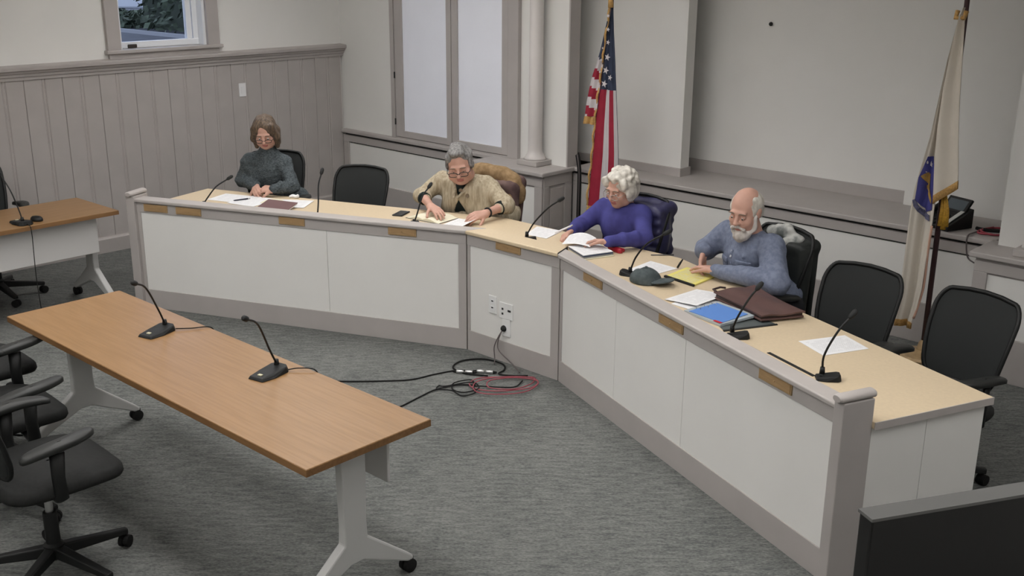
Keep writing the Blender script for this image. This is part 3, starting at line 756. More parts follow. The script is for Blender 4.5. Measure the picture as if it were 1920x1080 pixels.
def make_person(name, label, root, head, neck, sh, el, wr, hips, knees, feet, hands, top, kind, arm=0, belly=0, jowl=0, sleeve=1.0, chest_y=0, skin=SKIN):
    """sh/el/wr: (right, left) joints in world space; hands: callables that sculpt each hand"""
    org = V(*root, 0); h = head; neck = V(*neck)
    shR, shL = V(*sh[0]), V(*sh[1]); f = unit((h.R[1][0], h.R[1][1], 0)); bf = unit(np.cross(V(0, 0, 1), shR-shL)); bf = bf if np.dot(bf, f) > 0 else -bf
    allp = np.array([neck, *sh, *el, *wr, *hips, *knees, *feet, h.c], float)
    lo = allp.min(0)-.22; hi = allp.max(0)+.22; lo[2] = 0.0
    hipc = (V(*hips[0])+V(*hips[1]))/2; ch = (shR+shL)/2-V(0, 0, .13)+bf*chest_y
    ax = unit(shR-shL)
    tz = unit((shR+shL)/2-hipc); Rt = np.stack([ax, unit(np.cross(tz, ax)), tz])
    # ---- body: one continuous skin
    g = SDF(lo, hi, .0048)
    g.ell(hipc, (.125, .09, .10), Rt, .03); g.ell((hipc+ch)/2, (.11, .08, .16), Rt, .05); g.ell(ch, (.125, .085, .14), Rt, .05)
    g.cap(ch+V(0, 0, .08), neck+V(0, 0, -.02), .06, .05, .04)
    for i in (0, 1):
        s_, e_, w_ = V(*sh[i]), V(*el[i]), V(*wr[i])
        g.cap(neck-V(0, 0, .04), s_, .04, .042, .03); g.cap(s_, e_, .043, .036, .02); g.cap(e_, w_, .036, .024, .015)
        k_, a_ = V(*knees[i]), V(*feet[i]); g.cap(V(*hips[i]), k_, .068, .05, .03); g.cap(k_, a_+V(0, 0, .09), .048, .034, .02)
        g.cap(a_+V(0, 0, .06), a_+bf*.12+V(0, 0, .045), .034, .026, .02)
    sculpt_head(g, h, neck, jowl)
    for fn in hands: fn(g)
    lipc = h.p(0, .094, -.058)
    body = g.build(name, [skin, LIP], None, org, mif=lambda c: ((np.abs((c-lipc)@h.R.T) < h.r(.021, .014, .0105)).all(1)), relax=1)
    tag(body, label, 'person')
    for s in (-1, 1):
        b = MB(); b.lathe([(.0005, -.0105), (.006, -.0088), (.0105, 0), (.006, .0088), (.0005, .0105)], 12, mtx=Matrix.Translation(Vector(h.p(s*.031, .0815, .0045)-org))); e = b.build('eye', EYEW, body, smooth=True)
        b = MB(); c_ = h.p(s*.031, .0905, .000)-org; d_ = h.R[1]; b.tube([c_, c_+d_*.0022], .0048, 10); b.build('iris', IRIS, e)
        b = MB(); b.tube([h.p(s*(.031+dx), .099-.16*abs(dx+.012)-.006, .027+.004*(1-abs(dx)/.02))-org for dx in (-.018, -.006, .008, .02)], [.0028, .0036, .0034, .002], 6); b.build('eyebrow', BROWM if kind != 'beard' else BEARD, body, smooth=True)
    # ---- trousers and shoes
    g = SDF(lo, hi, .011)
    g.ell(hipc, (.175+belly*.3, .125+belly*.3, .12), Rt, .03)
    for i in (0, 1):
        k_, a_ = V(*knees[i]), V(*feet[i]); g.cap(V(*hips[i]), k_, .088, .068, .03); g.cap(k_, a_+V(0, 0, .12), .066, .056, .02)
    g.build('trousers', TROUSER, body, org)
    for i in (0, 1):
        a_ = V(*feet[i]); g = SDF(a_-.2, a_+.25, .008); g.cap(a_+V(0, 0, .05), a_+bf*.15+V(0, 0, .038), .046, .036, .02); g.cap(a_+V(0, 0, .09), a_+V(0, 0, .04), .04, .045, .02); g.build('shoe', SHOE, body, org)
    # ---- top
    mtop = top
    g = SDF(lo, hi, .0062)
    B_ = belly
    g.ell(hipc+V(0, 0, .04), (.17+B_, .125+B_, .12), Rt, .03); g.ell((hipc+ch)/2+bf*B_*.4, (.155+B_, .115+B_, .19), Rt, .05)
    g.ell(ch, (.168+B_*.7, .118+B_*.5, .16), Rt, .05); g.cap(ch+V(0, 0, .09), neck+V(0, 0, -.045), .085, .066, .04)
    for i in (0, 1):
        s_, e_, w_ = V(*sh[i]), V(*el[i]), V(*wr[i])
        g.cap(neck-V(0, 0, .035), s_-V(0, 0, .012), .062, .058, .05); g.cap(ch+(s_-ch)*.55-V(0, 0, .03), s_-V(0, 0, .05), .075, .055, .05); g.cap(s_-V(0, 0, .008), e_, .058+arm+B_*.2, .053+arm+B_*.12, .035)
        w2 = e_+(w_-e_)*sleeve; g.cap(e_, w2, .052+arm+B_*.12, .036+arm*.6 if sleeve > .9 else .05+B_*.1, .015)
        # folds at the elbow
        for q, rr in ((.25, .058), (.6, .05)):
            c_ = e_+(w2-e_)*q; g.ell(c_+V(0, 0, .004), (rr*.9, rr*.9, .02), np.stack([unit(np.cross(w2-e_, V(0, 0, 1))), V(0, 0, 1), unit(w2-e_)]), .02)
    ctx = dict(g=g, h=h, neck=neck, ch=ch, bf=bf, ax=ax, Rt=Rt, hipc=hipc, body=body, org=org, sh=sh, el=el, wr=wr, lo=lo, hi=hi)
    return body, ctx

# desk edge frames give each seat its facing direction
# ---------------- woman in the charcoal turtleneck
f1 = unit((.371, -.929, 0))
H1 = Head((-6.975, 4.672, 1.192), (.74, -.67), .46, -.04, 1.0)
wr1 = ((-6.965, 4.555, .795), (-6.775, 4.585, .795))
body, c = make_person('person', 'woman in charcoal marl turtleneck and glasses, brown bob, hands together', (-6.98, 4.80), H1, (-7.02, 4.715, 1.035),
    ((-7.175, 4.655, .955), (-6.905, 4.775, .965)), ((-7.215, 4.60, .80), (-6.745, 4.735, .80)), wr1,
    ((-7.10, 4.86, .57), (-6.93, 4.93, .57)), ((-6.96, 4.50, .55), (-6.76, 4.58, .55)), ((-6.95, 4.42, 0), (-6.74, 4.50, 0)),
    [lambda g: hand(g, wr1[0], (.75, -.55, -.05), (.3, .3, -.6), -1, .75, .05, .8, .95), lambda g: hand(g, wr1[1], (-.75, -.55, .0), (-.3, .3, -.6), 1, .8, .05, .8, .95)], KNIT, 'turtleneck')
g = c['g']; nk = c['neck']; h = H1
for k in range(3): g.cap(nk+V(0, 0, -.03+.022*k)-c['bf']*.004, nk+V(0, 0, -.022+.022*k)+c['bf']*.004, .066-.003*k, .066-.003*k, .006)
g.noise(.0030, 55, 1, aniso=(1, 1, 1.6)); g.build('turtleneck', KNIT, body, c['org'])
g = SDF(h.c-.21, h.c+.21, .0042)
E = lambda cc, r, k=.015, op='u': g.ell(h.p(*cc), h.r(*r), h.R, k, op)
E((0, -.018, .042), (.088, .102, .094)); E((0, -.06, -.04), (.080, .052, .095), .03)
for s in (-1, 1):
    g.cap(h.p(s*.062, .035, .075), h.p(s*.083, .028, -.03), .024, .026, .02); g.cap(h.p(s*.083, .024, -.03), h.p(s*.078, .022, -.112), .025, .017, .02); g.cap(h.p(s*.078, -.03, 0), h.p(s*.076, -.03, -.115), .034, .026, .025)
E((.0, .125, -.045), (.066, .066, .100), .012, 's'); E((.008, .122, .055), (.056, .066, .056), .010, 's')
g.cap(h.p(-.012, .06, .118), h.p(-.008, -.05, .142), .004, .003, .006, 's')
g.noise(.0028, 110, 5, aniso=(1, 1, .15), R=h.R); g.build('hair', HAIRB, body, c['org'])
glasses(h, body, c['org'], GFRAME, .024, .014, -.010, .108)

# ---------------- woman in the oatmeal cardigan
H2 = Head((-5.415, 5.222, 1.085), (.64, -.77), .40, -.14, 1.13)
wr2 = ((-5.465, 4.985, .812), (-5.078, 5.135, .80))
f2 = unit((.22, -.976, 0))
body, c = make_person('person', 'woman in oatmeal cable cardigan and glasses, short grey hair, reading papers', (-5.40, 5.42), H2, (-5.445, 5.30, .955),
    ((-5.675, 5.295, .93), (-5.325, 5.405, .925)), ((-5.755, 5.165, .815), (-5.10, 5.365, .815)), wr2,
    ((-5.47, 5.50, .57), (-5.27, 5.54, .57)), ((-5.42, 5.13, .55), (-5.20, 5.18, .55)), ((-5.40, 5.05, 0), (-5.18, 5.10, 0)),
    [lambda g: hand(g, wr2[0], (.93, -.25, -.12), (.1, .1, -1), -1, .28, .12, .5), lambda g: hand(g, wr2[1], (-.12, -.95, -.05), (-.55, 0, -.8), 1, .5, .08, .7)], OAT, 'cardigan', belly=.045, jowl=.012, sleeve=.22)
g = c['g']; h = H2; nk = c['neck']; bf = c['bf']; ch = c['ch']; ax = c['ax']
# open front: V at the neck and an inverted V under the two buttons
fr = ch+bf*.16
btn = V(-5.405, 5.165, .80)
def vee(zv, slope, up_, f0):
    def fn(X, Y, Z):
        u = (X-nk[0])*ax[0]+(Y-nk[1])*ax[1]; w_ = (X-nk[0])*bf[0]+(Y-nk[1])*bf[1]; h_ = (Z-zv) if up_ else (zv-Z)
        return np.maximum(np.abs(u-.01)*.88-slope*h_, f0-w_)
    return fn
carve(g, vee(nk[2]-.115, .45, True, .03), nk-.25, nk+.25); carve(g, vee(.832, .42, False, .05), nk-.4, nk+.25)
for s in (-1, 1): g.cap(nk+ax*s*.07+V(0, 0, -.01), nk+bf*.145+V(0, 0, -.10)+ax*s*.014, .014, .012, .014)
g.noise(.0042, 40, 2, aniso=(1.6, 1.6, .35)); cd = g.build('cardigan', OAT, body, c['org'])
g = SDF(c['lo'], c['hi'], .0075)
g.ell((c['hipc']+ch)/2+bf*.01, (.185, .145, .20), c['Rt'], .05); g.ell(ch, (.188, .132, .158), c['Rt'], .05); g.cap(ch+V(0, 0, .07), nk+V(0, 0, -.05), .078, .06, .04)
g.build('dark_top', DARKTOP, body, c['org'])
for i in (0, 1):
    e_, w_ = V(*c['el'][i]), V(*wr2[i]); d_ = unit(w_-e_)
    b = MB(); p = e_+(w_-e_)*.30; b.tube([p-d_*.012-c['org'], p+d_*.016-c['org']], [.050, .046], 18); b.build('cuff', DARKTOP, body, smooth=True)
e_, w_ = V(*c['el'][1]), V(*wr2[1]); d_ = unit(w_-e_); p = w_-d_*.028; n1_ = unit(np.cross(d_, V(0, 0, 1))); n2_ = np.cross(n1_, d_)
b = MB(); b.tube([p+(n1_*math.cos(a)+n2_*math.sin(a))*.031-c['org'] for a in np.arange(0, 6.28, .33)], .0062, 8, closed=True); b.build('bracelet', BLACKM, body, smooth=True)
g = SDF(h.c-.21, h.c+.21, .0042); k_ = h.k
E = lambda cc, r, k=.015, op='u': g.ell(h.p(*cc), h.r(*r), h.R, k, op)
E((0, -.022, .038), (.081, .096, .090)); E((0, -.06, -.02), (.07, .045, .07), .03); E((0, .03, .108), (.055, .04, .022), .02)
for s in (-1, 1): E((s*.074, .01, .02), (.014, .034, .05), .015)
E((0, .132, -.045), (.070, .082, .10), .014, 's'); E((0, .122, .048), (.062, .056, .050), .012, 's')
for s in (-1, 1): E((s*.085, -.004, -.015), (.012, .02, .026), .01, 's')
g.noise(.0048, 75, 8); g.build('hair', HAIRG, body, c['org'])
glasses(h, body, c['org'], GFRAME, .027, .015, -.008, .110, .0028)
# buttons
WOODB = mat('wooden_button', lin(120, 104, 84), .5)
def buttons_on(ob, org_, pts, m, r=.011, name='button', d=None):
    dg = None
    me = ob.data; co = np.empty(len(me.vertices)*3, np.float32); me.vertices.foreach_get('co', co); co = co.reshape(-1, 3)
    for (target, dirn) in pts:
        # outermost surface point along the viewing normal through the target
        dv_ = unit(dirn); rel = co-(np.array(target)-org_); al = rel@dv_; pe = np.linalg.norm(rel-al[:, None]*dv_, axis=1); msk = pe < .012
        q = np.array(target)-org_+dv_*(al[msk].max() if msk.any() else 0)
        mt = Matrix.Translation(Vector(q)) @ Vector(dv_).to_track_quat('Z', 'Y').to_matrix().to_4x4()
        b = MB(); b.lathe([(r*.5, -.002), (r, 0), (r, .003), (r*.8, .0045), (r*.3, .003)], 14, mtx=mt); b.build(name, m, body, smooth=False)
buttons_on(cd, c['org'], [(V(-5.43, 5.30, .872), bf+V(0, 0, .3)), (V(-5.385, 5.315, .84), bf+V(0, 0, .3))], WOODB, .014)

# ---------------- woman in the blue sweater
H3 = Head((-4.165, 5.452, 1.066), (-.02, -1), .32, .06, 1.02)
wr3 = ((-4.372, 5.225, .79), (-4.005, 5.135, .80))
body, c = make_person('person', 'elderly woman in blue sweater, curly white hair, holding a pen and paper', (-4.08, 5.62), H3, (-4.175, 5.525, .935),
    ((-4.345, 5.535, .905), (-4.03, 5.50, .915)), ((-4.44, 5.40, .79), (-3.90, 5.36, .80)), wr3,
    ((-4.20, 5.66, .57), (-4.00, 5.64, .57)), ((-4.22, 5.27, .55), (-3.96, 5.25, .55)), ((-4.22, 5.2, 0), (-3.96, 5.18, 0)),
    [lambda g: hand(g, wr3[0], (.03, -.95, -.2), (.5, .1, -.9), -1, .7, .05, .9, .92), lambda g: hand(g, wr3[1], (-.9, -.42, -.02), (.0, -.3, -.9), 1, .42, .06, .6, .95)], BLUE, 'sweater', chest_y=-.01)
g = c['g']; nk = c['neck']; h = H3; bf = c['bf']
for k in range(2): g.cap(nk+V(0, 0, -.045+.024*k)+bf*.018, nk+V(0, 0, -.04+.024*k)+bf*.03, .064-.002*k, .062-.002*k, .012)
g.noise(.0055, 26, 3, n=8); g.build('sweater', BLUE, body, c['org'])
g = SDF(h.c-.21, h.c+.21, .0042)
E = lambda cc, r, k=.015, op='u': g.ell(h.p(*cc), h.r(*r), h.R, k, op)
E((0, -.026, .038), (.088, .098, .091)); E((0, -.07, -.03), (.085, .05, .08), .03); E((0, .04, .10), (.058, .04, .024), .02)
for s in (-1, 1): E((s*.080, .0, -.01), (.026, .05, .065), .02); E((s*.07, .05, .06), (.03, .03, .035), .02)
for i in range(60):
    a, b_ = rng.uniform(0, 6.28), rng.uniform(-.25, 1.2); q = (.089*math.cos(a)*math.cos(b_), -.030+.097*math.sin(a)*math.cos(b_), .036+.086*math.sin(b_)); E(q, (.016, .016, .013), .014)
E((0, .14, -.05), (.066, .085, .10), .014, 's'); E((0, .128, .045), (.060, .060, .048), .012, 's')
g.noise(.0032, 120, 11); g.build('hair', HAIRW, body, c['org'])
glasses(h, body, c['org'], GWIRE, .025, .018, -.008, .110, .0018)
pen = empty('pen', tuple(V(-4.395, 5.165, .80)), label='white ballpoint pen held by the woman in the blue sweater', cat='pen')
b = MB(); b.tube([(-.045, -.04, -.022), (-.038, -.034, -.018), (.035, .03, .027)], [.001, .0055, .0062], 10); b.build('barrel', PAPER, pen, smooth=True)
b = MB(); b.tube([(.035, .03, .027), (.045, .038, .034)], [.006, .005], 10); b.build('button', SILVER, pen, smooth=True)

# ---------------- bearded man in the chambray shirt
H4 = Head((-3.083, 5.19, 1.14), (.02, -1), .30, .05, 1.06)
wr4 = ((-3.335, 5.185, .865), (-3.19, 5.085, .795))
body, c = make_person('person', 'balding man with white beard in chambray shirt, forearms crossed on the bench', (-2.98, 5.38), H4, (-3.075, 5.275, .985),
    ((-3.295, 5.385, .945), (-2.93, 5.245, .965)), ((-3.40, 5.285, .84), (-2.80, 5.075, .80)), wr4,
    ((-3.06, 5.44, .57), (-2.86, 5.36, .57)), ((-3.16, 5.05, .55), (-2.94, 4.97, .55)), ((-3.18, 4.98, 0), (-2.96, 4.9, 0)),
    [lambda g: hand(g, wr4[0], (.12, -.55, -.75), (.75, .1, -.3), -1, .32, .10, .5), lambda g: hand(g, wr4[1], (-.97, .18, -.05), (.1, -.1, -1), 1, .22, .08, .4)], DENIM, 'shirt', arm=.012, belly=.014)
g = c['g']; nk = c['neck']; h = H4; bf = c['bf']; ax = c['ax']; ch = c['ch']
# shirt collar
for s in (-1, 1):
    g.cap(nk-bf*.05+V(0, 0, -.005)+ax*s*.03, nk+ax*s*.058+V(0, 0, -.015), .016, .016, .008); g.cap(nk+ax*s*.058+V(0, 0, -.015), nk+bf*.085+ax*s*.03+V(0, 0, -.075), .015, .009, .008); g.cap(nk+ax*s*.05+bf*.04+V(0, 0, -.03), nk+bf*.095+ax*s*.05+V(0, 0, -.105), .014, .008, .008)
g.noise(.0075, 26, 4, n=9); g.noise(.0022, 70, 6); shirt = g.build('shirt', DENIM, body, c['org'])
def slab(name, c0, hx, hz, th=.005, flap=None, tilt=0):
    q = SDF(c0-.22, c0+.22, .0055); ca_ = np.cross(V(0, 0, 1), bf)
    i0 = np.round((q.lo-g.lo)/g.vox).astype(int); q.lo = g.lo+i0*g.vox; q.vox = g.vox; n_ = np.minimum(q.n, np.array(g.D.shape)-i0); q.n = n_
    q.ax = [(q.lo[i]+np.arange(n_[i])*q.vox).astype(np.float32) for i in range(3)]
    D = g.D[i0[0]:i0[0]+n_[0], i0[1]:i0[1]+n_[1], i0[2]:i0[2]+n_[2]]
    X, Y, Z = q.ax[0][:, None, None]-c0[0], q.ax[1][None, :, None]-c0[1], q.ax[2][None, None, :]-c0[2]
    u = X*ax[0]+Y*ax[1]; w_ = X*bf[0]+Y*bf[1]
    d = np.maximum(np.maximum(np.abs(u)-hx, np.abs(Z)-hz), np.abs(w_)-.055)
    q.D = np.maximum(np.maximum(D-th, -(D+.004)), d).astype(np.float32)
    return q.build(name, DENIM, body, c['org'])
for s in (-1, 1):
    slab('pocket', ch+bf*.08+ax*s*.088+V(0, 0, -.055), .046, .052); slab('pocket_flap', ch+bf*.08+ax*s*.088+V(0, 0, .004), .049, .018, .009)
slab('placket', ch+bf*.08+V(0, 0, -.06), .016, .14, .005)
STUD = mat('pearl_button', (.6, .6, .62), .3)
buttons_on(shirt, c['org'], [(ch+V(0, 0, dz)+bf*.1, bf+V(0, 0, .2)) for dz in (.06, .03)], STUD, .007)
g = SDF(h.c-.22, h.c+.22, .0042); k_ = h.k
E = lambda cc, r, k=.015, op='u': g.ell(h.p(*cc), h.r(*r), h.R, k*k_, op)
E((0, -.016, .026), (.0795, .099, .090)); E((0, -.075, -.03), (.06, .035, .055), .03)
E((0, .03, .135), (.064, .13, .080), .010, 's'); E((0, .125, .01), (.095, .105, .15), .010, 's')
for s in (-1, 1): E((s*.088, -.008, -.006), (.018, .024, .034), .008, 's')
g.noise(.003, 90, 13); g.build('hair', HAIRW, body, c['org'])
g = SDF(h.c-.25, h.c+.22, .004)
E((0, .068, -.100), (.042, .034, .042), .02); E((0, .070, -.126), (.028, .025, .026), .02)
for s in (-1, 1):
    g.cap(h.p(s*.0665, .012, -.01), h.p(s*.056, .035, -.075), .009, .020, .02); g.cap(h.p(s*.056, .035, -.075), h.p(s*.02, .066, -.108), .020, .026, .02)
    g.cap(h.p(s*.003, .106, -.042), h.p(s*.034, .086, -.064), .009, .008, .008); g.cap(h.p(s*.034, .086, -.064), h.p(s*.036, .075, -.09), .009, .012, .01)
E((0, .108, -.060), (.016, .014, .005), .005, 's')
g.noise(.003, 110, 14); g.build('beard', BEARD, body, c['org'])

# ---------------- coats over the chair backs
def coat(name, label, cat, hub, ang, m, prims, noise, org=None, kids_=()):
    g = SDF(V(hub[0]-.5, hub[1]-.5, .35), V(hub[0]+.5, hub[1]+.5, 1.15), .0075)
    ca, sa = math.cos(ang), math.sin(ang)
    def Wp(x, y_, z): return V(hub[0]+ca*x-sa*y_, hub[1]+sa*x+ca*y_, z)
    R_ = np.array([[ca, sa, 0], [-sa, ca, 0], [0, 0, 1]])
    prims(g, Wp, R_); noise(g)
    return g, Wp
def chair_pose(i): x, y_, a = chairs[i][:3]; return (x, y_), a
def over_back(g, P, R_, w=.26, zt=1.0, zb=.52, th=.042, k=.03, roll=.05):
    # front sheet, back sheet and the roll over the top rail; open inside where the chair back is
    for s, t in ((1, th), (-1, th)):
        g.box(P(0, -.285+s*.055, (zt+zb)/2-.01), (w, .022 if roll > .04 else .015, (zt-zb)/2), R_, .014, k)
    for x in np.linspace(-w+.05, w-.05, 7): g.cap(P(x, -.235, zt-.03), P(x, -.385, zt-.03), .035*roll/.05, .035*roll/.05, k)
    g.cap(P(-w+.03, -.34, zt-.02), P(w-.03, -.34, zt-.02), roll, roll, k)
MAROON = mat('maroon_cloth', lin(112, 92, 88), .9, .2, nscale=10, col2=lin(84, 66, 66), bump=.5, bscale=60)
TANC = mat('tan_wool', lin(158, 132, 100), .95, .2, nscale=30, col2=lin(134, 110, 80), bump=.5, bscale=90)
NAVY = mat('navy_nylon', lin(58, 57, 92), .42, .5, nscale=8, col2=lin(44, 43, 74), bump=.3, bscale=30)
BLKJ = mat('black_softshell', lin(40, 43, 42), .6, .35, noise=.12, nscale=9, bump=.2, bscale=60)
PLAID = mat('grey_plaid', lin(190, 190, 186), .9, .2, nscale=18, col2=lin(112, 116, 114), bump=.3, bscale=60)
hub, ang = chair_pose(6)
def pr1(g, P, R_): over_back(g, P, R_, .235, .93, .45); g.cap(P(-.20, -.25, .86), P(-.245, -.2, .55), .05, .04, .04)
g, P = coat('x', '', '', hub, ang, MAROON, pr1, lambda g: g.noise(.007, 24, 21, aniso=(1, 1, .5)))
o = g.build('maroon_coat', MAROON, None, (hub[0], hub[1], 0)); tag(o, 'maroon brown coat hung over the chair of the cardigan woman', 'coat')
def pr2(g, P, R_):
    for x0, z0, x1, z1, r in ((-.17, .93, .10, .97, .05), (-.10, .97, .18, .965, .05), (.05, .97, .2, .92, .05), (-.19, .92, -.225, .80, .045), (-.15, .93, -.22, .85, .05)):
        g.cap(P(x0, -.30, z0), P(x1, -.32, z1), r, r, .04)
    g.cap(P(-.2, -.24, .9), P(-.215, -.19, .76), .04, .03, .03)
g, P = coat('x', '', '', hub, ang, TANC, pr2, lambda g: g.noise(.006, 30, 22))
o = g.build('tan_shawl', TANC, None, (hub[0], hub[1], 0)); tag(o, 'tan wool shawl bundled on top of the maroon coat', 'shawl')
hub, ang = chair_pose(7)
def pr3(g, P, R_):
    over_back(g, P, R_, .212, .955, .64, th=.04)
    for sx in (-1, 1): g.cap(P(sx*.19, -.27, .68), P(sx*.19, -.29, .93), .044, .044, .03)
    for z in np.arange(.67, .95, .062):
        for s in (1, -1): g.cap(P(-.19, -.285+s*.064, z), P(.19, -.285+s*.064, z), .026, .026, .010)
g, P = coat('x', '', '', hub, ang, NAVY, pr3, lambda g: g.noise(.0055, 34, 23))
o = g.build('puffer_jacket', NAVY, None, (hub[0], hub[1], 0)); tag(o, 'quilted navy puffer jacket over the chair of the blue sweater woman', 'jacket')
hub, ang = chair_pose(8)
def pr4(g, P, R_):
    over_back(g, P, R_, .205, .945, .42, roll=.034)
    for sx in (-1, 1): g.cap(P(sx*.185, -.27, .9), P(sx*.205, -.25, .5), .034, .036, .03)
g, P = coat('x', '', '', hub, ang, BLKJ, pr4, lambda g: g.noise(.006, 22, 24, aniso=(1, 1, .4)))
o = g.build('dark_jacket', BLKJ, None, (hub[0], hub[1], 0)); tag(o, 'black softshell jacket over the chair of the bearded man', 'jacket')
b = MB(); b.tube([P(-.20, -.185, .66)-V(hub[0], hub[1], 0), P(-.15, -.185, .685)-V(hub[0], hub[1], 0)], .005, 6); b.build('zip_pull', SILVER, o)
def pr5(g, P, R_):
    for x0, z0, x1, z1 in ((-.10, .95, -.01, .985), (-.05, .985, .07, .975), (-.08, .92, .01, .98), (.0, .97, .12, .955)): g.cap(P(x0, -.29, z0), P(x1, -.31, z1), .03, .035, .012)
    g.cap(P(-.07, -.23, .94), P(-.02, -.20, .74), .032, .02, .012); g.cap(P(-.10, -.25, .93), P(-.06, -.21, .80), .028, .018, .012)
g, P = coat('x', '', '', hub, ang, PLAID, pr5, lambda g: g.noise(.006, 55, 25))
o = g.build('plaid_scarf', PLAID, None, (hub[0], hub[1], 0)); tag(o, 'grey and white scarf crumpled on top of the black jacket', 'scarf')
# ================================================================== THINGS ON THE BENCH AND TABLES
def sheet(name, label, cat, q, z, m, th=.0012, bend=None, group=None, parent=None, nu=8, nv=8, under=None):
    """thin sheet on four plan corners (near-left, far-left, far-right, near-right); bend(u,v)->extra height"""
    c = [sum(p[i] for p in q)/4 for i in (0, 1)]
    me_v = []; me_f = []; uv = []
    def P(u, v):
        a = [q[0][i]*(1-u)*(1-v)+q[3][i]*u*(1-v)+q[2][i]*u*v+q[1][i]*(1-u)*v-c[i] for i in (0, 1)]
        return a[0], a[1], (bend(u, v) if bend else 0)
    for s in (1, 0):
        for i in range(nv+1):
            for j in range(nu+1):
                x, y_, h_ = P(j/nu, i/nv); me_v.append((x, y_, h_+th*s)); uv.append((j/nu, i/nv))
    w = nu+1; n1_ = (nv+1)*w
    for i in range(nv):
        for j in range(nu):
            a = i*w+j; me_f.append((a, a+1, a+w+1, a+w)); me_f.append((n1_+a, n1_+a+w, n1_+a+w+1, n1_+a+1))
    rim = [j for j in range(w)]+[i*w+nu for i in range(1, nv+1)]+[nv*w+j for j in range(nu-1, -1, -1)]+[i*w for i in range(nv-1, 0, -1)]
    for a, b_ in zip(rim, rim[1:]+rim[:1]): me_f.append((a, a+n1_, b_+n1_, b_))
    me = bpy.data.meshes.new(name); me.from_pydata(me_v, [], me_f); ul = me.uv_layers.new(name='uv')
    for l in me.loops: ul.data[l.index].uv = uv[l.vertex_index]
    me.materials.append(m)
    bm = bmesh.new(); bm.from_mesh(me); bmesh.ops.recalc_face_normals(bm, faces=bm.faces); bm.to_mesh(me); bm.free()
    o = bpy.data.objects.new(name, me); COL.objects.link(o); o.location = (c[0], c[1], z)
    if parent is not None: o.parent = parent; o.location = Vector((c[0], c[1], z))-parent.location
    if label: tag(o, label, cat, group)
    return o
def rect(cx, cy_, w, l, a):
    ca, sa = math.cos(a), math.sin(a)
    return [(cx+ca*x-sa*y_, cy_+sa*x+ca*y_) for x, y_ in ((-w/2, -l/2), (-w/2, l/2), (w/2, l/2), (w/2, -l/2))]
DZ = .7358
A1 = .37
# --- in front of the turtleneck woman
sheet('paper', 'white sheet nearest the gooseneck microphone, by the turtleneck woman', 'paper', rect(-6.965, 4.335, .27, .23, A1), DZ, PRINT)
sheet('paper', 'white sheet under the dark pen, before the turtleneck woman', 'paper', rect(-6.76, 4.385, .25, .28, A1-.1), DZ+.0014, PRINT)
sheet('paper', 'white sheet fanned out behind the maroon notebook', 'paper', rect(-6.50, 4.525, .30, .24, A1+.25), DZ+.0028, PRINT)
sheet('paper', 'cream sheet lying across the papers by the maroon notebook', 'paper', rect(-6.60, 4.46, .10, .17, A1-.6), DZ+.0045, CREAM, bend=lambda u, v: .018*math.sin(v*math.pi))
nb_ = empty('notebook', (-6.44, 4.365, DZ+.002), A1-.05, label='maroon notebook standing tilted beside the fanned papers', cat='notebook')
b = MB(); b.prism([(-.145, 0), (.145, 0), (.145, .02), (-.145, .02)], 0, .004); mt = Matrix.Rotation(.42, 4, 'X')
b = MB(); b.box(-.13, .13, -.075, .095, 0, .005, mtx=Matrix.Translation((0, 0, .0135)) @ Matrix.Rotation(.22, 4, 'X')); b.build('cover', mat('maroon_cover', lin(108, 80, 80), .6), nb_, bevel=.003)
b = MB(); b.box(-.126, .126, -.07, .09, -.008, -.0005, mtx=Matrix.Translation((0, 0, .013)) @ Matrix.Rotation(.22, 4, 'X')); b.build('pages', PAPER, nb_)
pn = empty('pen', (-6.838, 4.345, DZ+.009), label='dark ballpoint pen lying on white papers by the turtleneck woman', cat='pen')
b = MB(); b.tube([(-.012, -.068, 0), (-.010, -.058, 0), (.008, .045, 0)], [.001, .0048, .0052], 8); b.build('barrel', mat('dark_blue_plastic', (.02, .02, .04), .3), pn, smooth=True)
b = MB(); b.tube([(.008, .045, 0), (.0105, .062, 0)], [.0045, .003], 8); b.build('button', SILVER, pn, smooth=True)
g = SDF((-6.75, 4.55, .73), (-6.5, 4.8, .82), .005)
for x, y_, r_ in ((-6.655, 4.665, .018), (-6.635, 4.675, .016), (-6.615, 4.68, .013), (-6.672, 4.672, .012)): g.ell((x, y_, .748), (r_*1.2, r_, .014), None, .008)
g.noise(.004, 130, 31); o = g.build('tissue', PAPER, None, (-6.64, 4.67, DZ)); tag(o, 'crumpled white tissue by the sleeve of the turtleneck woman', 'tissue')
# --- phone and cardigan woman
ph = empty('mobile_phone', (-5.677, 4.892, DZ), math.atan2(.055, .13)+.02, label='black mobile phone lying face up on the beige bench top', cat='phone')
b = MB(); b.box(-.038, .038, -.072, .072, 0, .009); b.build('case', BLACK, ph, bevel=.004)
b = MB(); b.box(-.033, .033, -.066, .066, .0088, .0095); b.build('screen', mat('phone_glass', (.03, .033, .036), .08, .6), ph)
bk = empty('open_book', (-5.43, 4.965, DZ), .12, label='open book with cream pages under the hand of the cardigan woman', cat='book')
for s in (-1, 1):
    b = MB(); P = []
    for i in range(9):
        u = i/8; P.append([(s*u*.145, y_, .004+.020*math.sin(min(1, u*1.15+.06)*math.pi)**.7*(1-.35*u)) for y_ in (-.105, .105)])
    bot = [[(x, y_, 0.001) for x, y_, z in r_] for r_ in P]
    b.grid(P); b.grid(bot); b.grid([[P[i][0] for i in range(9)], [bot[i][0] for i in range(9)]]); b.grid([[P[i][1] for i in range(9)], [bot[i][1] for i in range(9)]]); b.grid([P[8], bot[8]])
    b.build('pages', CREAM, bk, smooth=False)
b = MB(); b.box(-.152, .152, -.11, .11, 0, .002); b.build('cover', mat('book_cover', (.10, .085, .07), .6), bk)
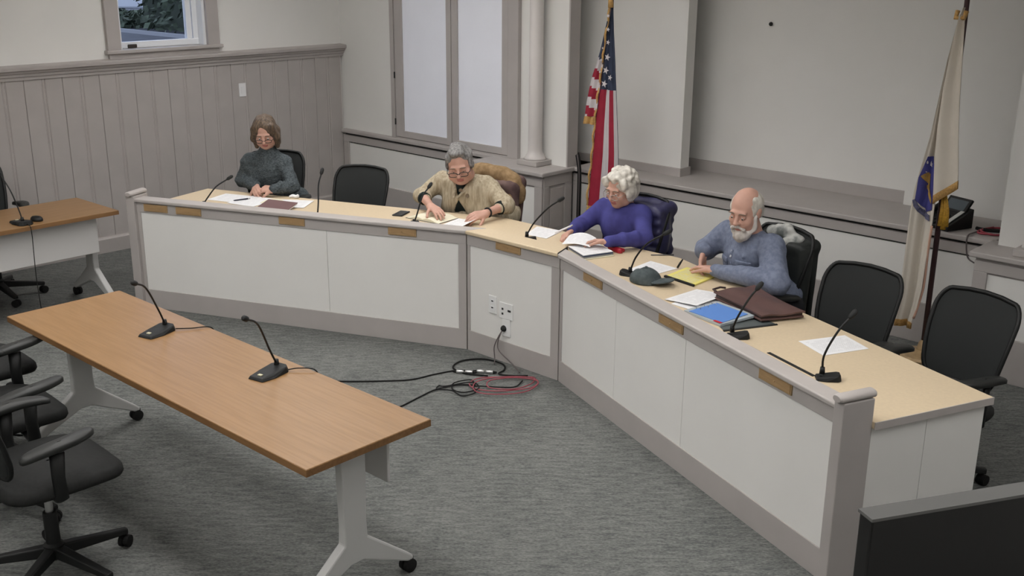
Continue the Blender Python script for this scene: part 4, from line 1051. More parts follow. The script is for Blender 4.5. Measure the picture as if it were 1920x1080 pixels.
sheet('paper', 'white sheet held by the cardigan woman beside the open book', 'paper', [(-5.225, 4.865), (-5.28, 5.075), (-5.075, 5.07), (-5.03, 4.875)], DZ+.001, PRINT, bend=lambda u, v: .040*u*u*(.6+.4*v)+.004)
# --- middle section
sheet('paper', 'stapled white pages between the middle microphone and the blue sweater woman', 'paper', [(-4.655, 5.085), (-4.745, 5.295), (-4.545, 5.325), (-4.485, 5.10)], DZ, PRINT, th=.003)
# --- blue sweater woman: held page, stack of folders
st = empty('folder_stack', (-4.04, 5.02, DZ), label='stack of folders and print-outs in front of the blue sweater woman', cat='folder')
q0 = [(-4.20, 4.985), (-4.125, 5.175), (-3.925, 5.085), (-3.995, 4.885)]
for k, (m, z, th, gx) in enumerate(((CREAM, 0, .006, .012), (mat('grey_folder', lin(150, 150, 148), .7), .0065, .007, .004), (mat('slate_blue_folder', lin(62, 74, 98), .6), .0142, .007, 0), (PRINT, .022, .004, -.004))):
    o = sheet(('envelope', 'folder', 'folder', 'printout')[k], None, None, [(x+gx, y_-gx*.6) for x, y_ in q0], DZ+z, m, th=th, parent=st)
    if k in (1, 2): o['label'] = ('grey folder', 'slate blue folder')[k-1]
sheet('paper', 'page curling up from the hand of the blue sweater woman', 'paper', [(-4.255, 4.985), (-4.345, 5.165), (-4.125, 5.165), (-4.065, 5.03)], DZ+.028, PRINT, bend=lambda u, v: .035*math.sin(u*2.6)*(.5+.5*v)+.012*v)
g = SDF((-4.15, 5.02, .72), (-3.82, 5.32, .80), .004)
g.cap((-4.03, 5.19, .747), (-3.935, 5.165, .747), .018, .02, .01); g.cap((-4.03, 5.21, .745), (-3.94, 5.20, .745), .014, .014, .01); g.noise(.0015, 60, 3)
o = g.build('spectacle_case', mat('red_leather', lin(158, 30, 44), .45, .4), None, (-3.98, 5.185, DZ)); tag(o, 'soft red spectacle case by the sleeve of the blue sweater woman', 'case')
# --- man
sheet('paper', 'white print-out behind the grey cap, beside the yellow pad', 'paper', [(-3.665, 4.865), (-3.685, 5.145), (-3.475, 5.125), (-3.50, 4.885)], DZ, PRINT, th=.002)
pd = empty('writing_pad', (-3.325, 5.03, DZ), label='yellow legal pad with black binding under the hands of the bearded man', cat='pad')
qy = [(-3.425, 4.935), (-3.44, 5.17), (-3.215, 5.125), (-3.205, 4.895)]
sheet('pages', None, None, qy, DZ, LINED, th=.008, parent=pd)
b = MB(); b.prism([(-3.43+3.325, 4.925-5.03), (-3.2+3.325, 4.885-5.03), (-3.203+3.325, 4.902-5.03), (-3.428+3.325, 4.942-5.03)], 0, .0105); b.build('binding', BLACKM, pd)
pn = empty('pen', (-3.475, 5.135, DZ), label='dark pen standing half upright beyond the yellow pad', cat='pen')
b = MB(); b.tube([(0, -.012, .006), (.004, .008, .03), (.006, .03, .05)], [.006, .0065, .004], 8); b.build('barrel', BLACK, pn, smooth=True)
pn = empty('pen', (-3.71, 5.30, DZ+.004), label='thin grey pen near the bench edge between sweater and shirt', cat='pen')
b = MB(); b.tube([(-.05, -.05, 0), (.05, .05, 0)], .0035, 6); b.build('barrel', mat('grey_plastic', (.1, .1, .11), .4), pn, smooth=True)
# cap
cp_ = empty('flat_cap', (-3.43, 4.775, DZ), label='dark grey baseball cap lying beside the yellow pad', cat='cap')
CAPM = mat('grey_cap_cloth', lin(84, 92, 94), .85, .25, nscale=30, col2=lin(70, 78, 80), bump=.3, bscale=200)
g = SDF((-3.66, 4.55, .70), (-3.15, 5.0, .88), .0055)
g.ell((-3.455, 4.785, .745), (.092, .088, .078), None, .02); g.box((-3.455, 4.785, .69), (.2, .2, .048), None, .005, .004, 's')
g.cap((-3.53, 4.80, .815), (-3.42, 4.75, .822), .012, .012, .02, 's'); g.noise(.004, 32, 6); g.build('crown', CAPM, cp_, (-3.43, 4.775, DZ))
g = SDF((-3.5, 4.55, .70), (-3.15, 5.0, .84), .0045)
g.ell((-3.352, 4.795, .757), (.075, .070, .012), np.array([[.97, 0, .2], [0, 1, 0], [-.2, 0, .97]]), .01); g.build('brim', CAPM, cp_, (-3.43, 4.775, DZ))
b = MB(); b.lathe([(.0005, .004), (.007, .003), (.009, 0)], 10, mtx=Matrix.Translation((-.025, .01, .0855))); b.build('button', CAPM, cp_)
sheet('paper', 'white papers fanned between the grey cap and the blue binder', 'paper', [(-3.175, 4.575), (-3.155, 4.85), (-2.96, 4.855), (-2.97, 4.575)], DZ+.004, PRINT, bend=lambda u, v: .012*u)
sheet('paper', 'lower white sheet peeping out from the fanned papers', 'paper', [(-3.11, 4.545), (-3.12, 4.80), (-2.93, 4.80), (-2.925, 4.53)], DZ, PRINT, th=.002)
# ring binder with blue cover sheet
rb = empty('ring_binder', (-2.80, 4.565, DZ), label='open ring binder showing a bright blue divider with a red tab', cat='binder')
sheet('cover', None, None, [(-2.98, 4.475), (-2.92, 4.70), (-2.655, 4.64), (-2.72, 4.415)], DZ+.001, mat('clear_sleeve', (.42, .47, .5), .25, .5), th=.012, parent=rb, bend=lambda u, v: .01*v)
sheet('divider', None, None, [(-2.95, 4.475), (-2.905, 4.665), (-2.69, 4.62), (-2.725, 4.435)], DZ+.0145, mat('bright_blue_card', lin(90, 134, 202), .6), parent=rb, bend=lambda u, v: .01*v)['label'] = 'bright blue divider'
sheet('index_tab', None, None, [(-2.775, 4.43), (-2.772, 4.447), (-2.722, 4.438), (-2.727, 4.42)], DZ+.016, mat('red_tab', lin(190, 36, 48), .5), parent=rb)['label'] = 'red tab'
for t in (.2, .5, .8):
    b = MB(); x, y_ = -2.945+t*.05-(-2.80), 4.50+t*.17-4.565; b.tube([(x-.008, y_, .014), (x-.012, y_, .028), (x+.004, y_, .036), (x+.016, y_, .028), (x+.016, y_, .016)], .0018, 6); b.build('ring', SILVER, rb, smooth=True)
cb = empty('clipboard', (-2.67, 4.52, DZ), label='charcoal clipboard partly under the blue binder and the leather case', cat='clipboard')
sheet('board', None, None, [(-2.84, 4.50), (-2.70, 4.70), (-2.535, 4.645), (-2.665, 4.37)], DZ, mat('charcoal_board', lin(86, 92, 92), .55), th=.0008, parent=cb)
b = MB(); b.prism([(-2.668+2.67, 4.365-4.52), (-2.528+2.67, 4.64-4.52), (-2.54+2.67, 4.652-4.52), (-2.682+2.67, 4.378-4.52)], 0, .003); b.build('edge', BLACKM, cb)
# leather document case
lc = empty('document_case', (-2.73, 4.80, DZ), label='brown leather document case lying in front of the bearded man', cat='case')
LEATH = mat('brown_leather', lin(92, 68, 64), .5, .4, noise=.06, nscale=14, bump=.2, bscale=120)
LEAD = mat('dark_leather', lin(58, 44, 42), .5, .4)
base_q = [(-2.60, 4.60), (-2.985, 4.755), (-2.885, 5.00), (-2.475, 4.815)]
def inset(q, s): cx_, cy2 = sum(p[0] for p in q)/4, sum(p[1] for p in q)/4; return [(cx_+(p[0]-cx_)*s-(-2.73), cy2+(p[1]-cy2)*s-4.80) for p in q]
b = MB(); b.prism(inset(base_q, .985), .008, .022); b.build('lower_panel', LEATH, lc, bevel=.006)
b = MB(); b.prism(inset(base_q, .95), .02, .038); b.build('gusset', LEAD, lc, bevel=.004)
g = SDF((-3.1, 4.5, .74), (-2.4, 5.1, .85), .006)
def flap(X, Y, Z): return None
b = MB(); P = []; n_ = 14
for i in range(n_+1):
    v = i/n_; row = []
    for j in range(n_+1):
        u = j/n_; q = base_q
        x = q[0][0]*(1-u)*(1-v)+q[3][0]*u*(1-v)+q[2][0]*u*v+q[1][0]*(1-u)*v+2.73; y_ = q[0][1]*(1-u)*(1-v)+q[3][1]*u*(1-v)+q[2][1]*u*v+q[1][1]*(1-u)*v-4.80
        row.append((x, y_, .042+.010*math.sin(u*math.pi)*math.sin(v*math.pi)+.012*v*v+.004*math.sin(9*u+4*v)))
    P.append(row)
b.grid(P); b.grid([[(x, y_, z-.008) for x, y_, z in r_] for r_ in P])
for ed in (P[0], P[-1], [r_[0] for r_ in P], [r_[-1] for r_ in P]): b.grid([ed, [(x, y_, z-.008) for x, y_, z in ed]])
b.build('flap', LEATH, lc, smooth=False, auto=.6)
b = MB(); b.tube([(-.245, -.035, .05), (-.275, -.02, .052), (-.262, .03, .056), (-.235, .04, .056)], .006, 8); b.build('handle', LEAD, lc, smooth=True)
sheet('paper', 'single white print-out on the bare bench top near the end', 'paper', [(-2.335, 4.50), (-2.215, 4.735), (-2.045, 4.64), (-2.155, 4.405)], DZ, PRINT)

# --- gooseneck microphones
def mic(label, base, yaw, pts, tiptaper=1.0, big=False, cable=None, group='gooseneck microphones on the bench'):
    """base (x,y,z) of the foot, pts: neck path in world space"""
    r = empty('microphone', base, label=label, cat='microphone', group=group); B = Vector(base)
    w, l = (.058, .088) if big else (.042, .055); mt = Matrix.Rotation(yaw, 4, 'Z')
    b = MB(); pr = [(-w*.75, -l), (w*.75, -l), (w, -l*.2), (w*.9, l*.75), (w*.55, l), (-w*.55, l), (-w*.9, l*.75), (-w, -l*.2)]
    n = len(pr); lo_ = [mt @ Vector((x, y_, 0)) for x, y_ in pr]; hi_ = [mt @ Vector((x*.86, y_*.9, .014+.016*max(0, (y_+l*.2)/(1.2*l)))) for x, y_ in pr]
    b.add(lo_+hi_, [tuple(range(n))[::-1], tuple(range(n, 2*n))]+[(i, (i+1) % n, n+(i+1) % n, n+i) for i in range(n)])
    b.build('foot', BLACK, r, bevel=.004)
    b = MB(); b.box(-.010, .010, -l*.7, -l*.7+.014, .0145, .0185, mtx=mt); b.build('talk_button', mat('button_cream', (.55, .52, .36), .5) if big else BLACKM, r)
    p = [Vector(q)-B for q in pts]; sp_ = spline(p, 8)
    b = MB(); b.tube([p[0]+Vector((0, 0, -.012)), p[0]+Vector((0, 0, .02))], [.013, .010], 10); b.build('socket', BLACK, r, smooth=True)
    b = MB(); b.tube(sp_, .0046 if big else .0052, 8); b.build('gooseneck', BLACK, r, smooth=True)
    d_ = (sp_[-1]-sp_[-2]).normalized(); e_ = sp_[-1]
    b = MB(); b.tube([e_-d_*.008, e_, e_+d_*.006, e_+d_*.034, e_+d_*.045], [.006, .010, .0125, .0125, .007], 10); b.build('capsule', BLACKM, r, smooth=True)
    if cable: b = MB(); b.tube([Vector(q)-B for q in spline(cable, 6)], .0028, 6); b.build('cable', RUBBER, r, smooth=True)
    return r
DZM = .7355
mic('bench microphone leaning to the turtleneck woman, foot hidden by the rail', (-6.845, 4.02, DZM), .40, [(-6.845, 4.03, .76), (-6.835, 4.055, .80), (-6.812, 4.12, .878), (-6.79, 4.205, .925)])
mic('upright bench microphone between the turtleneck woman and the empty chair', (-5.965, 4.37, DZM), .40, [(-5.965, 4.38, .76), (-5.975, 4.40, .85), (-6.015, 4.438, .96), (-6.043, 4.487, 1.03)])
mic('bench microphone rising in front of the cardigan woman by her book', (-5.36, 4.72, DZM), .40, [(-5.355, 4.73, .76), (-5.345, 4.75, .82), (-5.348, 4.80, .925), (-5.352, 4.862, .98)])
mic('bench microphone on the middle section by the stapled pages', (-4.545, 4.985, DZM), -1.2, [(-4.585, 5.02, .76), (-4.53, 5.03, .85), (-4.44, 5.06, .955), (-4.38, 5.09, 1.005)])
mic('bench microphone leaning over the grey cap', (-3.60, 4.82, DZM), 1.9, [(-3.60, 4.83, .76), (-3.54, 4.80, .86), (-3.45, 4.78, .96), (-3.37, 4.82, 1.02)])
mic('bench microphone in front of the blue ring binder', (-2.575, 4.345, DZM), -.85, [(-2.622, 4.365, .76), (-2.585, 4.35, .84), (-2.55, 4.38, .93), (-2.53, 4.41, .975)])
mic('bench microphone nearest the open end, beside the slim channel', (-2.0, 4.155, DZM), -.95, [(-2.035, 4.165, .76), (-2.03, 4.16, .84), (-1.99, 4.18, .95), (-1.965, 4.235, 1.01)])
TZ = .7355
mic('table microphone nearer the wall end of the long oak table', (-4.63, 2.42, TZ), .28, [(-4.655, 2.475, .765), (-4.60, 2.42, .86), (-4.50, 2.315, 1.015), (-4.415, 2.225, 1.075)], big=True, group='table microphones',
    cable=[(-4.60, 2.50, .745), (-4.56, 2.56, .742), (-4.52, 2.64, .738), (-4.50, 2.66, .70)])
mic('table microphone with cream button nearer the open end of the long oak table', (-3.79, 2.485, TZ), .20, [(-3.815, 2.542, .765), (-3.77, 2.48, .86), (-3.66, 2.36, 1.03), (-3.575, 2.255, 1.10)], big=True, group='table microphones',
    cable=[(-3.76, 2.565, .745), (-3.73, 2.60, .75), (-3.68, 2.645, .745), (-3.66, 2.665, .70)])
mic('table microphone on the oak table along the wainscot', (-7.285, 2.90, TZ), -1.5, [(-7.275, 2.905, .76), (-7.30, 2.90, .83), (-7.35, 2.88, .96), (-7.44, 2.86, 1.06)], big=True, group='table microphones',
    cable=[(-7.22, 2.905, .74), (-7.17, 2.90, .745), (-7.135, 2.90, .70), (-7.13, 2.89, .4), (-7.14, 2.90, .15), (-7.20, 2.92, .02)])
ms = empty('computer_mouse', (-7.29, 3.008, TZ), -1.35, label='black mouse beside the microphone on the wall-side oak table', cat='mouse')
b = MB(); P = []
for (sc, z) in ((.92, 0), (1, .008), (.93, .02), (.7, .03), (.05, .034)):
    P.append([(.034*sc*math.cos(2*math.pi*k/20), .052*sc*math.sin(2*math.pi*k/20), z) for k in range(20)])
b.grid(P, closed_u=True); b.f.append(tuple(range(20))); b.m.append(0); b.build('shell', BLACK, ms, smooth=True)
b = MB(); b.box(-.003, .003, .012, .03, .024, .033); b.build('wheel', RUBBER, ms)

# ================================================================== FLOOR CABLES
def cable(name, label, pts, r, m, n=8, cat='cable'):
    p = spline(pts, n); o = Vector((*p[0].xy, 0)); b = MB(); b.tube([q-o for q in p], r, 6); ob = b.build(name, m, None, tuple(o), smooth=True); tag(ob, label, cat); return ob
REDC = mat('red_cable', lin(150, 72, 82), .5); GREYC = mat('grey_cable', lin(92, 84, 84), .5)
cable('floor_cable', 'long black cable running from the table to the loop of cables', [(-5.12, 3.60, .006), (-4.93, 3.756, .006), (-4.78, 3.91, .006), (-4.66, 4.06, .006), (-4.62, 4.22, .006), (-4.56, 4.38, .006), (-4.47, 4.40, .006)], .0046, RUBBER)
cable('floor_cable', 'black cable from under the oak table to the knotted coil', [(-4.40, 3.66, .006), (-4.395, 3.76, .006), (-4.42, 3.92, .006), (-4.43, 4.06, .008), (-4.38, 4.20, .010), (-4.31, 4.27, .008)], .0046, RUBBER)
cable('power_cable', 'thick black cable lying in a wide oval loop near the outlets', [(-4.36, 4.43, .008), (-4.50, 4.36, .008), (-4.62, 4.38, .008), (-4.66, 4.50, .008), (-4.58, 4.62, .008), (-4.44, 4.64, .008), (-4.36, 4.58, .008), (-4.335, 4.50, .010), (-4.27, 4.52, .01), (-4.18, 4.60, .010)], .0056, RUBBER)
cable('knotted_cable', 'thin black cable knotted in small coils in front of the loop', [(-4.31, 4.27, .008), (-4.38, 4.30, .014), (-4.42, 4.20, .012), (-4.36, 4.13, .008), (-4.27, 4.14, .012), (-4.25, 4.24, .014), (-4.34, 4.27, .018), (-4.42, 4.13, .012), (-4.46, 4.11, .008), (-4.42, 4.06, .012), (-4.34, 4.10, .016), (-4.25, 4.10, .008), (-4.22, 4.18, .012), (-4.28, 4.24, .018), (-4.18, 4.34, .012), (-4.12, 4.42, .008), (-4.15, 4.52, .01)], .0042, RUBBER, 10)
cable('red_cable', 'thin red cable coiled in wide rings beside the black cables', [(-4.13, 4.60, .016), (-4.24, 4.50, .014), (-4.36, 4.36, .014), (-4.34, 4.25, .012), (-4.24, 4.23, .012), (-4.12, 4.31, .014), (-4.03, 4.46, .016), (-4.06, 4.56, .020), (-4.16, 4.56, .020), (-4.29, 4.42, .020), (-4.32, 4.28, .018), (-4.22, 4.19, .016), (-4.10, 4.25, .016), (-4.01, 4.40, .016), (-4.05, 4.55, .024), (-4.19, 4.50, .024), (-4.27, 4.36, .024), (-4.20, 4.28, .022), (-4.08, 4.36, .022), (-4.06, 4.50, .022), (-4.12, 4.60, .016)], .0038, REDC, 10)
cable('wall_cable', 'thin grey cable hanging from the round socket to the coil', [(-4.46, 4.672, .225), (-4.468, 4.655, .20), (-4.485, 4.645, .13), (-4.45, 4.63, .09), (-4.33, 4.62, .04), (-4.25, 4.60, .012)], .0042, GREYC)
cable('wall_cable', 'second grey cable dropping straight from the round socket', [(-4.466, 4.670, .222), (-4.49, 4.655, .17), (-4.515, 4.645, .10), (-4.50, 4.635, .03), (-4.47, 4.60, .008)], .0035, GREYC)
plg = empty('round_plug', (-4.462, 4.686, .231), label='round black plug in the lowest outlet on the middle white panel', cat='plug')
b = MB(); b.lathe([(.02, 0), (.021, .012), (.016, .022), (.008, .03)], 16, mtx=Matrix.Rotation(math.pi/2, 4, 'X')); b.build('body', BLACKM, plg)
for k, (x, y_, a) in enumerate(((-4.505, 4.37, .62), (-4.415, 4.46, .60))):
    cn = empty('cable_connector', (x, y_, .012), a, label=('shiny cable connector at the near end of the black loop', 'shiny cable connector closest to the red rings')[k], cat='connector')
    b = MB(); b.tube([(-.052, 0, 0), (-.05, 0, 0), (-.006, 0, 0), (-.004, 0, 0)], [.009, .0115, .0115, .008], 12); b.tube([(.004, 0, 0), (.006, 0, 0), (.05, 0, 0), (.052, 0, 0)], [.008, .0115, .0115, .009], 12); b.build('shell', SILVER, cn, smooth=True)
    b = MB(); b.tube([(.05, 0, 0), (.075, 0, 0)], [.010, .006], 10); b.tube([(-.075, 0, 0), (-.05, 0, 0)], [.006, .010], 10); b.build('boot', RUBBER, cn, smooth=True)
cable('floor_cable', 'thin black cable on the carpet under the wall end of the oak table', [(-5.62, 2.22, .005), (-5.72, 2.20, .005), (-5.80, 2.12, .005), (-5.73, 2.02, .005), (-5.60, 2.05, .005), (-5.50, 2.14, .005)], .005, RUBBER)
b = MB(); hc = [(-5.72, 6.86, .90), (-5.692, 6.84, .86), (-5.672, 6.835, .78), (-5.665, 6.83, .66), (-5.675, 6.84, .45), (-5.69, 6.86, .2), (-5.69, 6.87, .01)]
for k, dx in enumerate((0, .016, .03)):
    cable('hanging_cable', ('black cable of the bundle hanging beside the column pedestal', 'grey cable of the bundle hanging beside the column pedestal', 'outermost dark cable hanging beside the column pedestal')[k], [(x+dx, y_-.004*k, z+.012*k*(z > .8)) for x, y_, z in hc], .008, (RUBBER, GREYC, RUBBER)[k])

# ================================================================== FLAGS
def lerp_path(pts, z):
    """x at height z from [(x,z)...] descending"""
    for (x0, z0), (x1, z1) in zip(pts, pts[1:]):
        if z <= z0 and z >= z1: t = (z0-z)/(z0-z1+1e-9); return x0+(x1-x0)*t
    return pts[0][0] if z > pts[0][1] else pts[-1][0]
FRED = mat('flag_red', lin(150, 38, 58), .7, .3, noise=.06, nscale=14); FWHITE = mat('flag_white', lin(196, 190, 192), .7, .3, noise=.03, nscale=14)
FBLUE = mat('flag_blue', lin(56, 64, 84), .7, .3, noise=.08, nscale=14); GOLD = mat('gold_fringe', lin(190, 150, 92), .7, .35, noise=.15, nscale=90, bump=.6, bscale=220)
us = empty('national_flag', (-5.2, 6.66, 0), label='red, white and blue flag with gold fringe, gathered on its pole by the column', cat='flag')
def fold_mesh(name, zs, xl, xr, y0, amp, nf, matf, mats, parent, org, thick=.006, ph=0, nx=28, ampz=None):
    b = MB(); F_ = []
    for z in zs:
        a, e = lerp_path(xl, z), lerp_path(xr, z); row = []
        for j in range(nx+1):
            u = j/nx; A = amp*(ampz(z) if ampz else 1)
            row.append((a+(e-a)*u-org[0], y0-org[1]-A*math.sin(u*math.pi*nf+ph+.6*z)-.4*A*math.sin(u*math.pi*nf*2.3+1.7*z), z))
        F_.append(row)
    b.grid(F_, mif=lambda i, j: matf((zs[i]+zs[i+1])/2, (j+.5)/nx))
    b.grid([[(x, y_+thick, z) for x, y_, z in r_] for r_ in F_], mif=lambda i, j: matf((zs[i]+zs[i+1])/2, (j+.5)/nx))
    for ed in (F_[0], F_[-1], [r_[0] for r_ in F_], [r_[-1] for r_ in F_]): b.grid([ed, [(x, y_+thick, z) for x, y_, z in ed]], mi=0)
    return b.build(name, mats, parent, smooth=True, normals=False), F_
us_l = [(-5.20, 2.36), (-5.205, 2.10), (-5.23, 1.938), (-5.253, 1.738), (-5.272, 1.575), (-5.294, 1.45), (-5.317, 1.24), (-5.335, .985), (-5.359, .767), (-5.374, .568)]
us_r = [(-5.19, 2.36), (-5.195, 2.10), (-5.184, 1.941), (-5.165, 1.744), (-5.153, 1.584), (-5.142, 1.464), (-5.123, 1.261), (-5.100, 1.014), (-5.090, .804), (-5.09, .568)]
zs = list(np.linspace(2.36, .57, 70))
def usm(z, u):
    if z > 1.498: return 0
    return 1 if (u < .36 or .64 < u < .90) else 2
fold_mesh('flag_cloth', zs, us_l, us_r, 6.615, .011, 3.0, usm, [FBLUE, FRED, FWHITE], us, (-5.2, 6.66), ampz=lambda z: .35+.65*min(1, (2.36-z)/.8))
uo = [(-5.225, 2.02), (-5.25, 1.917), (-5.281, 1.796), (-5.309, 1.714), (-5.348, 1.609), (-5.376, 1.504), (-5.403, 1.378), (-5.42, 1.255)]
ui = [(-5.21, 2.02), (-5.222, 1.918), (-5.238, 1.799), (-5.25, 1.717), (-5.262, 1.615), (-5.278, 1.512), (-5.295, 1.387), (-5.315, 1.255)]
def usm2(z, u):
    zz = z+.05*(u-.5)
    if zz > 1.72: return 0
    return 2 if int((1.72-zz)/.074) % 2 == 0 else 1
o, Fz = fold_mesh('flag_fold', list(np.linspace(2.02, 1.285, 44)), uo, ui, 6.60, .012, 2, usm2, [FBLUE, FRED, FWHITE], us, (-5.2, 6.66), nx=12)
fold_mesh('bottom_fringe', list(np.linspace(1.285, 1.225, 4)), [(-5.414, 1.285), (-5.428, 1.225)], [(-5.306, 1.285), (-5.318, 1.225)], 6.597, .014, 3, lambda z, u: 0, [GOLD], us, (-5.2, 6.66), nx=16)
b = MB(); b.tube([(x-.004+5.2, -.062-.01*math.sin(z*40), z) for z in np.linspace(2.34, .57, 60) for x in [lerp_path(us_l, z)]], .0095, 6); b.build('edge_fringe', GOLD, us, smooth=True)
fold_mesh('bottom_fringe', list(np.linspace(.572, .51, 4)), [(-5.376, .572), (-5.384, .51)], [(-5.09, .572), (-5.09, .51)], 6.61, .02, 3, lambda z, u: 0, [GOLD], us, (-5.2, 6.66), nx=24)
def star(x, z, y_, r, parent, m, rot=.2, th=.004):
    b = MB(); b.prism([(r*(1 if k % 2 == 0 else .4)*math.sin(math.pi*k/5+rot), r*(1 if k % 2 == 0 else .4)*math.cos(math.pi*k/5+rot)) for k in range(10)], 0, th, mtx=Matrix(((1, 0, 0, x), (0, 0, -1, y_), (0, 1, 0, z), (0, 0, 0, 1)))); return b.build('star', m, parent)
for (x, z, r) in ((-5.197, 1.755, .028), (-5.208, 1.655, .030), (-5.219, 1.553, .030), (-5.166, 1.604, .022), (-5.196, 1.865, .020), (-5.199, 1.96, .017), (-5.203, 2.06, .016), (-5.255, 1.73, .013), (-5.265, 1.64, .013), (-5.275, 1.55, .014), (-5.245, 1.82, .011)):
    star(x+5.2, z, -.083, r, us, FWHITE, rot=.25)
WOODP = mat('dark_pole_wood', lin(66, 44, 46), .45, .45)
b = MB(); b.lathe([(.013, .03), (.013, 2.5)], 12, mtx=Matrix.Translation((-.03, -.012, 0))); b.build('pole', WOODP, us, smooth=True)
b = MB(); b.lathe([(.15, 0), (.15, .012), (.13, .03), (.05, .045), (.03, .08), (.0145, .10)], 24, mtx=Matrix.Translation((-.03, -.012, 0))); b.build('base', BRASS, us, auto=.6)
b = MB(); b.tube([(-.02, -.05, 2.30), (.0, -.065, 2.20), (.008, -.07, 2.12)], [.012, .018, .022], 8); b.build('tassel', GOLD, us, smooth=True)

so_ = (-2.572, 6.66)
sf = empty('state_flag', (*so_, 0), label='white flag with blue shield and gold fringe on a dark pole by the phone', cat='flag')
SWHITE = mat('flag_ivory', lin(206, 198, 186), .75, .3, noise=.02, nscale=8); SBLUE = mat('shield_blue', lin(66, 66, 128), .7, .3, noise=.06, nscale=20); SGOLD = mat('emblem_gold', lin(168, 134, 72), .6, .35)
ml = [(-2.56, 2.22), (-2.58, 2.145), (-2.611, 1.919), (-2.632, 1.695), (-2.652, 1.466), (-2.682, 1.296), (-2.712, 1.123), (-2.723, .984), (-2.726, .809), (-2.729, .596), (-2.735, .378), (-2.747, .229)]
mr = [(-2.55, 2.22), (-2.568, 2.078), (-2.596, 1.889), (-2.603, 1.697), (-2.597, 1.47), (-2.59, 1.306), (-2.574, 1.065), (-2.576, .871), (-2.584, .696), (-2.589, .483), (-2.609, .335), (-2.63, .243)]
o, SF = fold_mesh('flag_cloth', list(np.linspace(2.22, .245, 60)), ml, mr, 6.585, .022, 2.6, lambda z, u: 0, [SWHITE], sf, so_, ampz=lambda z: .3+.7*min(1, (2.2-z)/.7))
fr_l = [(-2.565, 2.18), (-2.585, 2.0), (-2.607, 1.75), (-2.612, 1.5), (-2.605, 1.3), (-2.585, 1.065)]
fr_r = [(-2.528, 2.18), (-2.512, 1.93), (-2.50, 1.707), (-2.481, 1.485), (-2.46, 1.325), (-2.446, 1.19), (-2.44, 1.06)]
# overlapping front fold whose hem rises to the outer side
b = MB(); rows = []
for i in range(40):
    v = i/39; row = []
    for j in range(19):
        u = j/18; zb = 1.085+.115*u; z = 2.18+(zb-2.18)*v; a, e = lerp_path(fr_l, z), lerp_path(fr_r, z)
        row.append((a+(e-a)*u-so_[0], 6.565-so_[1]-.016*math.sin(u*5.5+.8*z)-.01*u, z))
    rows.append(row)
b.grid(rows); b.grid([[(x, y_+.006, z) for x, y_, z in r_] for r_ in rows])
b.build('front_fold', SWHITE, sf, smooth=True, normals=False)
b = MB(); hem = rows[-1]; b.grid([[(x, y_-.004, z+.008) for x, y_, z in hem], [(x+.004, y_-.008, z-.045) for x, y_, z in hem], [(x+.004, y_+.008, z-.045) for x, y_, z in hem], [(x, y_+.010, z+.008) for x, y_, z in hem]], closed_u=False); b.build('hem_fringe', GOLD, sf, smooth=True)
b = MB(); hem = SF[-1]; b.grid([[(x, y_-.006, z+.006) for x, y_, z in hem], [(x, y_-.008, z-.04) for x, y_, z in hem], [(x, y_+.012, z-.04) for x, y_, z in hem], [(x, y_+.012, z+.006) for x, y_, z in hem]]); b.build('hem_fringe', GOLD, sf, smooth=True)
b = MB(); b.tube([(x-so_[0]+.002, 6.57-so_[1]-.012*math.sin(9*z), z) for z in np.linspace(.9, .28, 30) for x in [lerp_path(mr, z)]], .008, 6); b.build('edge_fringe', mat('faded_fringe', lin(200, 160, 140), .8), sf, smooth=True)
b = MB(); b.tube([(-.018, -.075, 2.20), (-.02, -.09, 2.16), (.03, -.09, 2.16), (.035, -.08, 2.20)], .015, 8); b.build('top_sleeve', GOLD, sf, smooth=True)
# emblem: shield, star, figure, ribbon, all following the cloth
def surf(x, z):
    row = min(SF, key=lambda r_: abs(r_[0][2]-z)); q = min(row, key=lambda p_: abs(p_[0]+so_[0]-x)); return q[1]
def patch(name, poly, m, off, n=10):
    cx_ = sum(p[0] for p in poly)/len(poly); cz = sum(p[1] for p in poly)/len(poly); b = MB(); rings = []
    dense = []
    for (x0, z0), (x1, z1) in zip(poly, poly[1:]+poly[:1]): dense += [(x0+(x1-x0)*t/4, z0+(z1-z0)*t/4) for t in range(4)]
    for s_ in (1, .75, .5, .25, .02): rings.append([(cx_+(x-cx_)*s_-so_[0], surf(cx_+(x-cx_)*s_, cz+(z-cz)*s_)-off, cz+(z-cz)*s_) for x, z in dense])
    b.grid(rings, closed_u=True); b.grid([[(x, y_+.003, z) for x, y_, z in r_] for r_ in rings], closed_u=True)
    return b.build(name, m, sf, smooth=True)
patch('shield', [(-2.655, 1.325), (-2.622, 1.322), (-2.596, 1.20), (-2.588, 1.00), (-2.632, .975), (-2.702, 1.05), (-2.695, 1.19)], SBLUE, .006)
patch('figure', [(-2.665, 1.215), (-2.648, 1.225), (-2.636, 1.205), (-2.622, 1.13), (-2.600, 1.06), (-2.600, 1.035), (-2.626, 1.085), (-2.650, 1.12), (-2.655, 1.18), (-2.682, 1.20)], SGOLD, .011)
patch('ribbon', [(-2.714, 1.045), (-2.700, 1.052), (-2.660, .985), (-2.600, .962), (-2.596, .925), (-2.655, .945), (-2.705, 1.005)], mat('ribbon_slate', lin(88, 88, 112), .7, noise=.3, nscale=60), .010)
patch('ribbon', [(-2.607, 1.30), (-2.592, 1.29), (-2.588, 1.22), (-2.602, 1.215)], mat('ribbon_dark', lin(70, 70, 92), .7, noise=.3, nscale=60), .010)
x, z = -2.643, 1.275; star(x-so_[0], z, surf(x, z)-.010, .020, sf, FWHITE, rot=.1)
b = MB(); b.lathe([(.017, .03), (.017, 1.2), (.015, 2.45)], 14); b.build('pole', WOODP, sf, smooth=True)
